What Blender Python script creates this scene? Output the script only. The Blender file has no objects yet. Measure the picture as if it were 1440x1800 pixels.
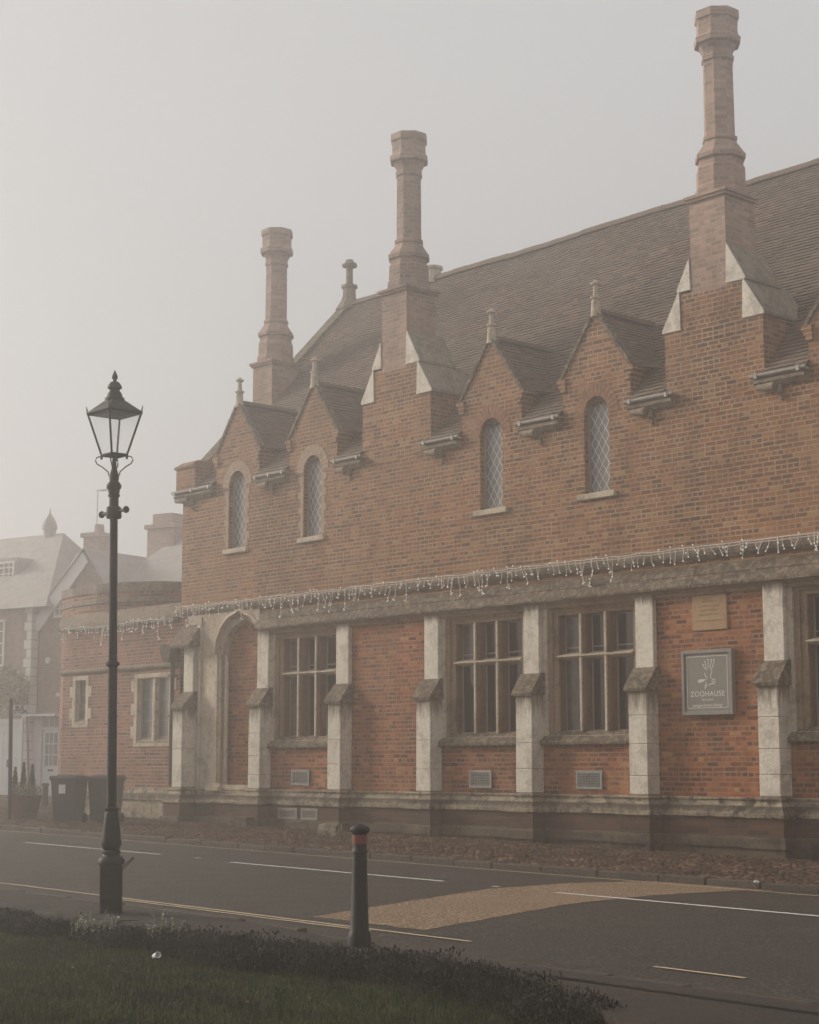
import bpy, bmesh, math, random
from mathutils import Vector, Matrix
from mathutils.geometry import tessellate_polygon
R = random.Random(7)
scn = bpy.context.scene
COL = scn.collection
PI = math.pi

# ------------------------------------------------------------------ camera and survey helper
FPX, PX, PY = 3080.0, 720.0, 900.0            # lens of the photograph in its own pixels (1440 x 1800)
CAM = Vector((15.63, -22.12, 1.35))
_a = Vector((-2785, -446, -FPX)).normalized()
_b = Vector(((FPX * FPX + 446 ** 2) / 2785, -446, -FPX)).normalized()
_X, _Y = -_a, _b
_Z = _X.cross(_Y)
ROT = Matrix((_X, _Y, _Z))                     # camera -> world
SL = 0.012                                     # the street climbs gently to the left
def gz(x): return -SL * x
def ray(px, py): return ROT @ Vector((px - PX, -(py - PY), -FPX))
def on_plane(px, py, p0, u):                   # survey point on a vertical plane through p0 along direction u
    n = Vector((-u[1], u[0], 0)); r = ray(px, py)
    t = (Vector(p0) - CAM).dot(n) / r.dot(n)
    return CAM + r * t
def on_y(px, py, y=0.0): return on_plane(px, py, (0, y, 0), (1, 0, 0))
def on_ground(px, py, z0=0.0):
    r = ray(px, py); t = (z0 - CAM.z - SL * CAM.x) / (r.z + SL * r.x)
    return CAM + r * t

cam = bpy.data.cameras.new('camera'); camo = bpy.data.objects.new('camera', cam); COL.objects.link(camo)
camo.matrix_world = Matrix.Translation(CAM) @ ROT.to_4x4()
cam.sensor_fit = 'HORIZONTAL'; cam.sensor_width = 36; cam.lens = FPX / 1440 * 36
cam.clip_end = 1000; scn.camera = camo

# ------------------------------------------------------------------ materials
def nm(name):
    m = bpy.data.materials.new(name); m.use_nodes = True
    nt = m.node_tree
    return m, nt, nt.nodes['Principled BSDF']
def node(nt, t, **kw):
    n = nt.nodes.new(t)
    for k, v in kw.items():
        if k in ('operation', 'blend_type', 'data_type', 'noise_dimensions', 'feature', 'distance'): setattr(n, k, v)
    return n
def pos(nt): return nt.nodes.new('ShaderNodeNewGeometry').outputs['Position']
def noise(nt, scale, detail=4, rough=.55, vec=None, stretch=None):
    n = nt.nodes.new('ShaderNodeTexNoise'); n.inputs['Scale'].default_value = scale
    n.inputs['Detail'].default_value = detail; n.inputs['Roughness'].default_value = rough
    v = vec or pos(nt)
    if stretch:
        mp = nt.nodes.new('ShaderNodeMapping'); mp.inputs['Scale'].default_value = stretch
        nt.links.new(v, mp.inputs[0]); v = mp.outputs[0]
    nt.links.new(v, n.inputs['Vector'])
    return n.outputs['Fac']
def ramp(nt, fac, stops, interp='LINEAR'):
    r = nt.nodes.new('ShaderNodeValToRGB'); r.color_ramp.interpolation = interp
    el = r.color_ramp.elements
    while len(el) < len(stops): el.new(.5)
    for e, (p, c) in zip(el, stops):
        e.position = p; e.color = (c, c, c, 1) if isinstance(c, (int, float)) else (*c, 1)
    nt.links.new(fac, r.inputs[0]); return r.outputs[0]
def mix(nt, fac, a, b, mode='MIX'):
    m = nt.nodes.new('ShaderNodeMix'); m.data_type = 'RGBA'; m.blend_type = mode
    for s, v in ((m.inputs[0], fac), (m.inputs[6], a), (m.inputs[7], b)):
        if isinstance(v, (int, float)): s.default_value = v
        elif isinstance(v, tuple): s.default_value = (*v, 1)
        else: nt.links.new(v, s)
    return m.outputs[2]
def math_(nt, op, a, b=0.0):
    m = nt.nodes.new('ShaderNodeMath'); m.operation = op
    for s, v in ((m.inputs[0], a), (m.inputs[1], b)):
        if isinstance(v, (int, float)): s.default_value = v
        else: nt.links.new(v, s)
    return m.outputs[0]
def bump(nt, p, h, strength=.4, dist=.02):
    b = nt.nodes.new('ShaderNodeBump'); b.inputs['Strength'].default_value = strength; b.inputs['Distance'].default_value = dist
    nt.links.new(h, b.inputs['Height']); nt.links.new(b.outputs[0], p.inputs['Normal'])

def brick_mat(name, stops, mortar, row=.0785, width=.228, msize=.010, stain=.5, vary=.5, grime=(.06, .045, .035), ms=.2, patch=None):
    m, nt, p = nm(name)
    uv = nt.nodes.new('ShaderNodeUVMap').outputs[0]
    # wobble so that the courses are not ruler straight
    wn = nt.nodes.new('ShaderNodeTexNoise'); wn.inputs['Scale'].default_value = 2.2; wn.inputs['Detail'].default_value = 3
    nt.links.new(uv, wn.inputs['Vector'])
    sub = nt.nodes.new('ShaderNodeVectorMath'); sub.operation = 'SUBTRACT'; sub.inputs[1].default_value = (.5, .5, .5)
    nt.links.new(wn.outputs['Color'], sub.inputs[0])
    sc = nt.nodes.new('ShaderNodeVectorMath'); sc.operation = 'SCALE'; sc.inputs['Scale'].default_value = .022
    nt.links.new(sub.outputs[0], sc.inputs[0])
    ad = nt.nodes.new('ShaderNodeVectorMath'); ad.operation = 'ADD'
    nt.links.new(uv, ad.inputs[0]); nt.links.new(sc.outputs[0], ad.inputs[1])
    b = nt.nodes.new('ShaderNodeTexBrick')
    nt.links.new(ad.outputs[0], b.inputs['Vector'])
    b.inputs['Color1'].default_value = (0, 0, 0, 1); b.inputs['Color2'].default_value = (1, 1, 1, 1)
    b.inputs['Mortar'].default_value = (.5, .5, .5, 1); b.inputs['Scale'].default_value = 1
    b.inputs['Mortar Size'].default_value = msize; b.inputs['Mortar Smooth'].default_value = ms
    b.inputs['Brick Width'].default_value = width; b.inputs['Row Height'].default_value = row
    b.offset = .5; b.squash = .5; b.squash_frequency = 3
    c = ramp(nt, b.outputs['Color'], stops, 'LINEAR')
    # patches where the bricks run redder or browner
    big = noise(nt, .55, 5, .6)
    c = mix(nt, math_(nt, 'MULTIPLY', ramp(nt, big, [(.4, 0.), (.62, 1.)]), vary), c, (.19, .10, .055))
    if patch: c = mix(nt, ramp(nt, noise(nt, 1.5, 6, .7), [(.5, 0.), (.68, .55)]), c, patch)
    soot = ramp(nt, noise(nt, .42, 6, .6, stretch=(1, 1, .6)), [(.48, 1.), (.66, .62)])
    c = mix(nt, 1.0, c, soot, 'MULTIPLY')
    fine = noise(nt, 38, 5, .7)
    c = mix(nt, .55, c, ramp(nt, fine, [(.25, .45), (.75, 1.5)]), 'MULTIPLY')
    mo = mix(nt, noise(nt, 5, 4), mortar, tuple(v * .55 for v in mortar))
    vis = ramp(nt, noise(nt, 1.9, 6, .7), [(.35, .35), (.62, 1.)])      # the pointing is worn away in places
    c = mix(nt, math_(nt, 'MULTIPLY', b.outputs['Fac'], vis), c, mo)
    st = ramp(nt, noise(nt, .9, 6, .65, stretch=(1.6, 1.6, .45)), [(.46, 0.), (.66, 1.)])
    c = mix(nt, math_(nt, 'MULTIPLY', st, stain), c, mix(nt, .55, c, grime))
    nt.links.new(c, p.inputs['Base Color'])
    p.inputs['Roughness'].default_value = .95
    h = math_(nt, 'SUBTRACT', math_(nt, 'MULTIPLY', fine, .5), b.outputs['Fac'])
    h = math_(nt, 'ADD', h, math_(nt, 'MULTIPLY', b.outputs['Color'], .3))
    bump(nt, p, h, .7, .012)
    return m
def stone_mat(name, base, dark, lichen=None, amount=.5, scale=1.6, vert=True, lich_amt=.3, bs=.5, rough=.95, warm=None, stretch=None, drips=None):
    m, nt, p = nm(name)
    n1 = noise(nt, scale, 8, .7, stretch=stretch or ((1.5, 1.5, .35) if vert else None))
    n2 = noise(nt, 24, 6, .75)
    c = mix(nt, ramp(nt, n1, [(.42, 0.), (.72, 1.)]), base, tuple(a * (1 - amount) + b * amount for a, b in zip(base, dark)))
    if warm:
        c = mix(nt, ramp(nt, noise(nt, .8, 4), [(.45, 0.), (.65, .8)]), c, warm)
    c = mix(nt, math_(nt, 'MULTIPLY', ramp(nt, noise(nt, 3.1, 8, .75), [(.50, 0.), (.60, 1.)]), min(1, amount * 1.25)), c, dark)
    c = mix(nt, math_(nt, 'MULTIPLY', ramp(nt, noise(nt, 14, 6, .75), [(.5, 0.), (.62, 1.)]), amount * .7), c, dark)
    if lichen:
        c = mix(nt, math_(nt, 'MULTIPLY', ramp(nt, noise(nt, 11, 8, .8), [(.49, 0.), (.56, 1.)]), lich_amt), c, lichen)
    c = mix(nt, .5, c, ramp(nt, n2, [(.25, .55), (.75, 1.4)]), 'MULTIPLY')
    if drips:      # rain-wash grime below ledges: (height of the ledge, length of the stain)
        sep = nt.nodes.new('ShaderNodeSeparateXYZ'); nt.links.new(pos(nt), sep.inputs[0])
        nz_ = noise(nt, 6, 6, .7, stretch=(2.2, 2.2, .3))
        for zt_, ln_ in drips:
            d = math_(nt, 'DIVIDE', math_(nt, 'SUBTRACT', zt_, sep.outputs[2]), ln_)
            d = math_(nt, 'ADD', d, math_(nt, 'MULTIPLY', math_(nt, 'SUBTRACT', nz_, .5), 2.6))
            f_ = math_(nt, 'MULTIPLY', ramp(nt, d, [(.25, 1.), (1., 0.)]), math_(nt, 'LESS_THAN', sep.outputs[2], zt_))
            c = mix(nt, math_(nt, 'MULTIPLY', f_, .85), c, dark)
    nt.links.new(c, p.inputs['Base Color']); p.inputs['Roughness'].default_value = rough
    bump(nt, p, math_(nt, 'ADD', n2, math_(nt, 'MULTIPLY', noise(nt, 5, 5), 1.5)), bs, .02)
    return m
def plain(name, col, rough=.6, metal=0., spec=.5, var=.25, scale=9, bs=.1, emit=0):
    m, nt, p = nm(name)
    c = mix(nt, var, col, ramp(nt, noise(nt, scale, 6, .65), [(.3, .3), (.7, 1.5)]), 'MULTIPLY') if var else None
    if c: nt.links.new(c, p.inputs['Base Color'])
    else: p.inputs['Base Color'].default_value = (*col, 1)
    p.inputs['Roughness'].default_value = rough; p.inputs['Metallic'].default_value = metal
    p.inputs['Specular IOR Level'].default_value = spec
    if bs: bump(nt, p, noise(nt, 30, 4), bs, .005)
    if emit:
        p.inputs['Emission Color'].default_value = (*col, 1); p.inputs['Emission Strength'].default_value = emit
    return m

M = {}
M['brick_up'] = brick_mat('brick_upper_wall', [(0, (.075, .04, .025)), (.12, (.13, .055, .028)), (.45, (.22, .088, .036)), (.75, (.31, .118, .042)), (.93, (.35, .18, .08)), (1, (.40, .25, .13))], (.50, .37, .24), msize=.012, stain=.4, vary=.45, patch=(.34, .135, .055))
M['brick_low'] = brick_mat('brick_lower_wall', [(0, (.06, .025, .016)), (.10, (.11, .03, .016)), (.35, (.19, .050, .017)), (.72, (.33, .086, .024)), (.93, (.40, .135, .042)), (1, (.48, .23, .10))], (.44, .27, .16), msize=.0125, stain=.5, vary=.2, patch=(.46, .24, .105))
M['brick_dark'] = brick_mat('brick_plinth', [(0, (.012, .008, .006)), (.5, (.06, .024, .013)), (1, (.14, .045, .022))], (.09, .065, .042), stain=.9, vary=.5)
M['brick_stack'] = brick_mat('brick_chimney', [(0, (.28, .19, .15)), (.5, (.40, .26, .20)), (1, (.50, .34, .27))], (.46, .38, .32), row=.0785, stain=.5, vary=.3)  # pale pinkish brick, lightened further: fading by fog put into the colour
M['brick_annexe'] = brick_mat('brick_annexe', [(0, (.08, .04, .035)), (.45, (.26, .10, .065)), (1, (.38, .16, .09))], (.46, .36, .28), msize=.012, stain=.4, vary=.2)
M['brick_far'] = brick_mat('brick_far_house', [(0, (.38, .27, .23)), (.5, (.46, .32, .27)), (1, (.52, .37, .32))], (.58, .5, .44), stain=.5, vary=.3)  # brick colours raised towards the fog: distance haze painted in
M['voussoir_red'] = plain('voussoir_red', (.27, .14, .08), .95, var=.7, scale=14, bs=.5)
M['voussoir_pale'] = plain('voussoir_pale', (.40, .29, .21), .95, var=.6, scale=14, bs=.5)
M['stone'] = stone_mat('limestone_pale', (.62, .54, .43), (.19, .14, .09), amount=.4, warm=(.50, .40, .28))
M['stone_butt'] = stone_mat('limestone_buttress', (.74, .68, .58), (.14, .095, .06), amount=.25, drips=((2.62, .42), (4.17, .22), (.90, .10)))
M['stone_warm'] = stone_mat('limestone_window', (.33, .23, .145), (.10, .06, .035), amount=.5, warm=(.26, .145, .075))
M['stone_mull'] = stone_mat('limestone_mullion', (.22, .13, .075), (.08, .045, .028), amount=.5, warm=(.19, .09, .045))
M['moss'] = stone_mat('weathered_coping', (.105, .074, .047), (.03, .021, .014), lichen=(.46, .39, .29), amount=.65, vert=False, lich_amt=.42, bs=.35)
M['moss_roof'] = stone_mat('weathering_stone', (.30, .26, .20), (.12, .095, .07), lichen=(.48, .43, .34), amount=.7, vert=False, bs=.9)
M['string'] = stone_mat('string_course', (.26, .20, .14), (.05, .038, .03), lichen=(.42, .36, .28), amount=.6, vert=False)
M['plinth_top'] = stone_mat('plinth_moulding', (.40, .33, .23), (.035, .024, .016), amount=.9, scale=1.8, vert=False, lichen=(.5, .44, .34), lich_amt=.25, bs=1, stretch=(.5, .5, 5), drips=((.74, .16),))
M['footing'] = stone_mat('footing_stone', (.13, .095, .06), (.02, .014, .010), amount=.85, scale=2, vert=False, bs=.9)
M['lead'] = plain('lead_gutter', (.34, .31, .28), .55, .2, var=.5, scale=12)
M['glass'] = plain('window_glass', (.018, .015, .013), .07, 0, .55, var=0, bs=0)
M['glass_up'] = plain('leaded_glass', (.21, .205, .205), .22, 0, .6, var=.5, scale=6, bs=.5)  # lightened grey: the sky's reflection is put into the pane colour
M['came'] = plain('lattice_white', (.66, .64, .62), .6, var=.15)
M['casement'] = plain('casement_grey', (.28, .25, .22), .5, var=.2)
M['grille'] = plain('vent_metal', (.25, .245, .235), .5, .3, var=.3)
M['grille_dark'] = plain('vent_dark', (.04, .035, .03), .9)
M['iron'] = plain('painted_iron', (.012, .010, .0085), .6, 0, .3, var=.6, scale=16, bs=.3)
M['sign_frame'] = plain('sign_frame_grey', (.22, .20, .18), .6, var=.15)
M['sign_face'] = plain('sign_panel_grey', (.19, .17, .15), .65, var=.12)
M['white_paint'] = plain('white_paint', (.74, .73, .70), .5, var=.1)
M['sign_white'] = plain('sign_lettering', (.70, .67, .62), .6, var=.05)
M['plaque'] = stone_mat('plaque_stone', (.42, .27, .15), (.2, .12, .07), amount=.3, vert=True, bs=.2)
M['plaque_in'] = stone_mat('plaque_letters', (.34, .25, .14), (.2, .14, .08), amount=.3)
M['cable'] = plain('white_cable', (.62, .58, .52), .5, var=0, bs=0)
M['bulb'] = plain('fairy_bulb', (.85, .83, .78), .3, var=0, bs=0, emit=.3)
M['bin'] = plain('bin_plastic', (.045, .04, .036), .55, var=.3)
M['reflect'] = plain('reflector_red', (.17, .028, .013), .4, var=.2)
M['paper'] = plain('white_paper', (.75, .75, .75), .7, var=.1)
M['wood'] = plain('tub_wood', (.10, .065, .045), .8, var=.5, scale=6)
M['slate'] = plain('far_roof', (.38, .35, .33), .9, var=.3, scale=3)  # roof grey lightened, so part of the haze sits in the colour
M['door'] = plain('door_white', (.70, .71, .72), .5, var=.08)
M['curtain'] = plain('net_curtain_pane', (.10, .088, .075), .12, 0, .5, var=.75, scale=7, bs=0)
M['glass_lamp'] = None
m, nt, p = nm('lantern_glass')
p.inputs['Base Color'].default_value = (.95, .96, .96, 1); p.inputs['Roughness'].default_value = .05
p.inputs['Alpha'].default_value = .14; p.inputs['Specular IOR Level'].default_value = .05; p.inputs['Roughness'].default_value = .5
M['glass_lamp'] = m
# roof tiles: every tile its own tone
m, nt, p = nm('clay_roof_tiles')
uv = nt.nodes.new('ShaderNodeUVMap'); uv.uv_map = 'tile'
wn = nt.nodes.new('ShaderNodeTexWhiteNoise'); wn.noise_dimensions = '2D'; nt.links.new(uv.outputs[0], wn.inputs['Vector'])
c = ramp(nt, wn.outputs['Value'], [(0, (.085, .06, .046)), (.5, (.13, .088, .064)), (.9, (.165, .105, .074)), (1, (.24, .12, .08))])
c = mix(nt, ramp(nt, noise(nt, .5, 6, .65), [(.4, 0.), (.7, .75)]), c, (.125, .105, .08))
c = mix(nt, ramp(nt, noise(nt, 9, 8, .8), [(.62, 0.), (.68, .6)]), c, (.3, .27, .22))
c = mix(nt, .5, c, ramp(nt, noise(nt, 30, 4), [(.3, .6), (.7, 1.4)]), 'MULTIPLY')
nt.links.new(c, p.inputs['Base Color']); p.inputs['Roughness'].default_value = .9
bump(nt, p, noise(nt, 40, 4), .4, .01)
M['tile'] = m
def ground_mat(name, a, b, speck, sscale=38, rough=.85, patch=None):
    m, nt, p = nm(name)
    c = mix(nt, ramp(nt, noise(nt, .8, 7, .6), [(.35, 0.), (.65, 1.)]), a, b)
    if patch: c = mix(nt, ramp(nt, noise(nt, 1.7, 8, .7), [(.5, 0.), (.64, .8)]), c, patch)
    c = mix(nt, ramp(nt, noise(nt, sscale, 2, .5), [(.50, 0.), (.58, 1.)]), c, speck)
    c = mix(nt, .5, c, ramp(nt, noise(nt, 45, 3), [(.3, .6), (.7, 1.4)]), 'MULTIPLY')
    nt.links.new(c, p.inputs['Base Color'])
    rr = ramp(nt, noise(nt, 2, 5), [(.3, rough - .08), (.7, rough)])
    nt.links.new(rr, p.inputs['Roughness'])
    bump(nt, p, noise(nt, 60, 3), .6, .01); p.inputs['Specular IOR Level'].default_value = .3
    return m
M['asphalt'] = ground_mat('asphalt', (.015, .011, .008), (.008, .006, .0045), (.085, .066, .05), rough=.75)
M['buff'] = ground_mat('buff_surfacing', (.15, .092, .052), (.11, .066, .038), (.36, .25, .155), sscale=34)
M['pavement'] = ground_mat('pavement_near', (.020, .013, .009), (.012, .009, .0065), (.05, .036, .026), patch=(.040, .020, .011))
M['kerb'] = ground_mat('kerb_stone', (.06, .045, .034), (.035, .026, .02), (.1, .08, .065))
M['soil'] = ground_mat('verge_soil', (.016, .013, .009), (.012, .010, .007), (.03, .026, .018), sscale=30)
M['lawn'] = ground_mat('lawn_soil', (.013, .015, .005), (.010, .011, .004), (.03, .034, .012), sscale=40)
M['lowwall'] = ground_mat('low_wall_stone', (.014, .010, .008), (.022, .016, .012), (.045, .036, .026), sscale=14, patch=(.025, .022, .015))
def line_mat(name, col):
    m, nt, p = nm(name)
    c = mix(nt, ramp(nt, noise(nt, 26, 6, .75), [(.56, 0.), (.66, .75)]), col, (.06, .05, .04))
    nt.links.new(c, p.inputs['Base Color']); p.inputs['Roughness'].default_value = .8
    return m
M['yellow'] = line_mat('road_yellow', (.50, .38, .24))
M['white_line'] = line_mat('road_white', (.62, .60, .56))
# cobbles: random tone per stone
def random_island_mat(name, stops, rough=.85, bs=.3):
    m, nt, p = nm(name)
    g = nt.nodes.new('ShaderNodeNewGeometry')
    c = ramp(nt, g.outputs['Random Per Island'], stops)
    c = mix(nt, .5, c, ramp(nt, noise(nt, 25, 4), [(.3, .5), (.7, 1.5)]), 'MULTIPLY')
    c = mix(nt, .8, c, ramp(nt, noise(nt, 1.6, 5, .6), [(.35, .45), (.65, 1.6)]), 'MULTIPLY')
    nt.links.new(c, p.inputs['Base Color']); p.inputs['Roughness'].default_value = rough
    p.inputs['Specular IOR Level'].default_value = .25
    if bs: bump(nt, p, noise(nt, 50, 4), bs, .01)
    return m
M['cobble'] = random_island_mat('cobbles', [(0, (.02, .013, .009)), (.4, (.055, .029, .017)), (.85, (.10, .052, .029)), (1, (.20, .125, .075))])
M['grass'] = random_island_mat('grass_blades', [(0, (.020, .030, .006)), (.5, (.040, .048, .011)), (.92, (.080, .088, .024)), (1, (.18, .18, .06))], .7, 0)
M['leaf_dark'] = random_island_mat('shrub_leaves', [(0, (.010, .009, .006)), (.6, (.020, .017, .011)), (.9, (.040, .034, .024)), (1, (.12, .10, .075))], .7, 0)
M['leaf_pale'] = random_island_mat('pale_flower_spikes', [(0, (.10, .11, .06)), (.6, (.26, .26, .16)), (1, (.45, .43, .33))], .7, 0)
M['leaf_mid'] = random_island_mat('tub_leaves', [(0, (.08, .09, .05)), (.6, (.2, .2, .12)), (1, (.6, .57, .45))], .7, 0)
M['leaf_green'] = random_island_mat('conifer_leaves', [(0, (.02, .035, .018)), (1, (.06, .08, .04))], .7, 0)
M['dead_leaf'] = random_island_mat('fallen_leaf', [(0, (.07, .022, .012)), (1, (.12, .05, .025))], .8, 0)

# ------------------------------------------------------------------ mesh builder
ORG = {}
class MB:
    def __init__(s): s.v = []; s.f = []; s.t = None
    def face(s, pts, tile=None):
        b = len(s.v); s.v += [tuple(p) for p in pts]; s.f.append(tuple(range(b, b + len(pts))))
        if tile is not None:
            if s.t is None: s.t = {}
            s.t[len(s.f) - 1] = tile
    def mesh(s, verts, faces):
        b = len(s.v); s.v += [tuple(p) for p in verts]; s.f += [tuple(i + b for i in f) for f in faces]
    def box(s, x0, x1, y0, y1, z0, z1, mtx=None, bev=0.0):
        if bev and min(x1 - x0, y1 - y0, z1 - z0) > 2.5 * bev:
            bm = bmesh.new(); bmesh.ops.create_cube(bm, size=1)
            for v in bm.verts:
                v.co = Vector(((x0 + x1) / 2 + v.co.x * (x1 - x0), (y0 + y1) / 2 + v.co.y * (y1 - y0), (z0 + z1) / 2 + v.co.z * (z1 - z0)))
            bmesh.ops.bevel(bm, geom=bm.edges[:], offset=bev, segments=1, affect='EDGES')
            bm.verts.index_update()
            vs = [v.co.copy() for v in bm.verts]; fs = [[v.index for v in f.verts] for f in bm.faces]; bm.free()
        else:
            vs = [Vector(p) for p in ((x0, y0, z0), (x1, y0, z0), (x1, y1, z0), (x0, y1, z0), (x0, y0, z1), (x1, y0, z1), (x1, y1, z1), (x0, y1, z1))]
            fs = [(0, 3, 2, 1), (4, 5, 6, 7), (0, 1, 5, 4), (1, 2, 6, 5), (2, 3, 7, 6), (3, 0, 4, 7)]
        if mtx: vs = [mtx @ v for v in vs]
        s.mesh(vs, fs); return s
    def prism_x(s, prof, x0, x1):      # profile of (y, z) counter-clockwise seen from +x, run along x
        n = len(prof)
        s.mesh([(x0, y, z) for y, z in prof] + [(x1, y, z) for y, z in prof],
               [(i, i + n, (i + 1) % n + n, (i + 1) % n)[::-1] for i in range(n)] + [tuple(range(n)), tuple(range(2 * n - 1, n - 1, -1))][::-1])
        return s
    def prism_y(s, prof, y0, y1):      # profile of (x, z) run along y
        n = len(prof)
        s.mesh([(x, y0, z) for x, z in prof] + [(x, y1, z) for x, z in prof],
               [(i, (i + 1) % n, (i + 1) % n + n, i + n) for i in range(n)] + [tuple(range(n - 1, -1, -1)), tuple(range(n, 2 * n))])
        return s
    def tube(s, pts, r, n=6, r1=None):
        pts = [Vector(p) for p in pts]; rings = []
        for i, p in enumerate(pts):
            d = (pts[min(i + 1, len(pts) - 1)] - pts[max(i - 1, 0)]).normalized()
            u = d.cross(Vector((0, 0, 1)))
            if u.length < 1e-3: u = Vector((1, 0, 0))
            u.normalize(); w = d.cross(u)
            rr = r if r1 is None else r + (r1 - r) * i / (len(pts) - 1)
            rings.append([p + (u * math.cos(2 * PI * k / n) + w * math.sin(2 * PI * k / n)) * rr for k in range(n)])
        vs = [v for ring in rings for v in ring]; fs = []
        for i in range(len(pts) - 1):
            for k in range(n):
                fs.append((i * n + k, i * n + (k + 1) % n, (i + 1) * n + (k + 1) % n, (i + 1) * n + k))
        fs += [tuple(range(n))[::-1], tuple(range((len(pts) - 1) * n, len(pts) * n))]
        s.mesh(vs, fs); return s
    def lathe(s, cx, cy, prof, n=24, rot=0.0, mtx=None, cap=True):   # prof: (z, radius)
        vs = []; fs = []
        for z, r in prof:
            for k in range(n):
                a = rot + 2 * PI * k / n; vs.append(Vector((cx + r * math.cos(a), cy + r * math.sin(a), z)))
        for i in range(len(prof) - 1):
            for k in range(n):
                fs.append((i * n + k, i * n + (k + 1) % n, (i + 1) * n + (k + 1) % n, (i + 1) * n + k))
        if cap: fs += [tuple(range(n))[::-1], tuple(range((len(prof) - 1) * n, len(prof) * n))]
        if mtx: vs = [mtx @ v for v in vs]
        s.mesh(vs, fs); return s
    def sheet(s, outer, holes, y, flip=False):              # flat wall in the plane y = const with openings
        polys = [[Vector((x, z, 0)) for x, z in outer]] + [[Vector((x, z, 0)) for x, z in h] for h in holes]
        flat = [p for q in polys for p in q]
        for t in tessellate_polygon(polys):
            a, b, c = (flat[i] for i in t)
            if ((b - a).cross(c - a)).z < 0: b, c = c, b
            s.face([(a.x, y, a.y), (b.x, y, b.y), (c.x, y, c.y)] if not flip else [(a.x, y, a.y), (c.x, y, c.y), (b.x, y, b.y)])
        return s
    def reveal(s, hole, y0, y1):
        n = len(hole)
        for i in range(n):
            a, b = hole[i], hole[(i + 1) % n]
            s.face([(a[0], y0, a[1]), (b[0], y0, b[1]), (b[0], y1, b[1]), (a[0], y1, a[1])])
        return s
    def build(s, name, mat, parent=None, smooth=None):
        me = bpy.data.meshes.new(name); o = bpy.data.objects.new(name, me); COL.objects.link(o)
        off = ORG.get(parent.name, Vector()) if parent else Vector()
        if parent: o.parent = parent; ORG[o.name] = off
        else:
            xs = [v[0] for v in s.v]; ys = [v[1] for v in s.v]; zs = [v[2] for v in s.v]
            off = Vector(((min(xs) + max(xs)) / 2, (min(ys) + max(ys)) / 2, min(zs))); o.location = off; ORG[o.name] = off
        me.from_pydata([(a - off.x, b - off.y, c - off.z) for a, b, c in s.v], [], s.f)
        uvl = me.uv_layers.new(name='UVMap').data
        for p in me.polygons:
            n = p.normal; ax, ay, az = abs(n.x), abs(n.y), abs(n.z)
            for li in p.loop_indices:
                x, y, z = s.v[me.loops[li].vertex_index]
                uvl[li].uv = (x, y) if az > ax and az > ay and az > .9 else ((y, z) if ax > ay else (x, z))
        if s.t:
            tl = me.uv_layers.new(name='tile').data
            for p in me.polygons:
                if p.index in s.t:
                    for li in p.loop_indices: tl[li].uv = s.t[p.index]
        me.materials.append(mat)
        if smooth:
            bm = bmesh.new(); bm.from_mesh(me); bmesh.ops.remove_doubles(bm, verts=bm.verts, dist=1e-5); bm.to_mesh(me); bm.free()
            for p in me.polygons: p.use_smooth = True
            me.set_sharp_from_angle(angle=math.radians(smooth))
        me.update(); return o
def empty(name, loc):
    o = bpy.data.objects.new(name, None); COL.objects.link(o); o.location = loc; ORG[o.name] = Vector(loc); o.empty_display_size = .2
    return o
def tag(o, label, cat, group=None):
    o['label'] = label; o['category'] = cat
    if group: o['group'] = group
    return o
def struct(o): o['kind'] = 'structure'; return o
def stuff(o): o['kind'] = 'stuff'; return o
def boxo(name, mat, parent, *a, **k): return MB().box(*a, **k).build(name, mat, parent)

# ------------------------------------------------------------------ world, sun, haze
w = bpy.data.worlds.new('World'); scn.world = w; w.use_nodes = True; nt = w.node_tree
bg = nt.nodes['Background']
SUN = Vector((-.87, -.34, .38)).normalized()
sky = nt.nodes.new('ShaderNodeTexSky'); sky.sky_type = 'NISHITA'; sky.sun_disc = False
sky.sun_elevation = math.asin(SUN.z); sky.sun_rotation = math.atan2(SUN.x, SUN.y)
sky.dust_density = 6; sky.air_density = 1.5
hs = nt.nodes.new('ShaderNodeHueSaturation'); hs.inputs['Saturation'].default_value = .08; hs.inputs['Value'].default_value = 1
nt.links.new(sky.outputs[0], hs.inputs['Color'])
mx = nt.nodes.new('ShaderNodeMix'); mx.data_type = 'RGBA'; mx.inputs[0].default_value = .88
nt.links.new(hs.outputs[0], mx.inputs[6]); mx.inputs[7].default_value = (6.7, 6.64, 6.64, 1)   # the fog bank overhead: almost even grey
nt.links.new(mx.outputs[2], bg.inputs['Color']); bg.inputs['Strength'].default_value = .1
sl = bpy.data.lights.new('sun', 'SUN'); sl.energy = 3.7; sl.angle = math.radians(14); sl.color = (1, .90, .77)
so = bpy.data.objects.new('sun', sl); COL.objects.link(so); so.rotation_euler = SUN.to_track_quat('Z', 'Y').to_euler(); so.location = (0, -20, 30)

hz = MB().box(-112, 46, -42, 82, -4, 17.0).build('haze', M['stone'])
hm = bpy.data.materials.new('haze_air'); hm.use_nodes = True; nt = hm.node_tree; nt.nodes.clear()
out = nt.nodes.new('ShaderNodeOutputMaterial'); pv = nt.nodes.new('ShaderNodeVolumePrincipled')
pv.inputs['Color'].default_value = (.998, .978, .952, 1); pv.inputs['Density'].default_value = .0098; pv.inputs['Anisotropy'].default_value = .82
nt.links.new(pv.outputs[0], out.inputs['Volume'])
hz.data.materials.clear(); hz.data.materials.append(hm); stuff(hz)
scn.cycles.volume_bounces = 3; scn.cycles.max_bounces = 6; scn.cycles.diffuse_bounces = 3; scn.cycles.volume_step_rate = 1
scn.view_settings.view_transform = 'Standard'; scn.view_settings.look = 'None'
scn.view_settings.exposure = math.log2(.94); scn.view_settings.gamma = 1.0
scn.cycles.use_denoising = True

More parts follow.
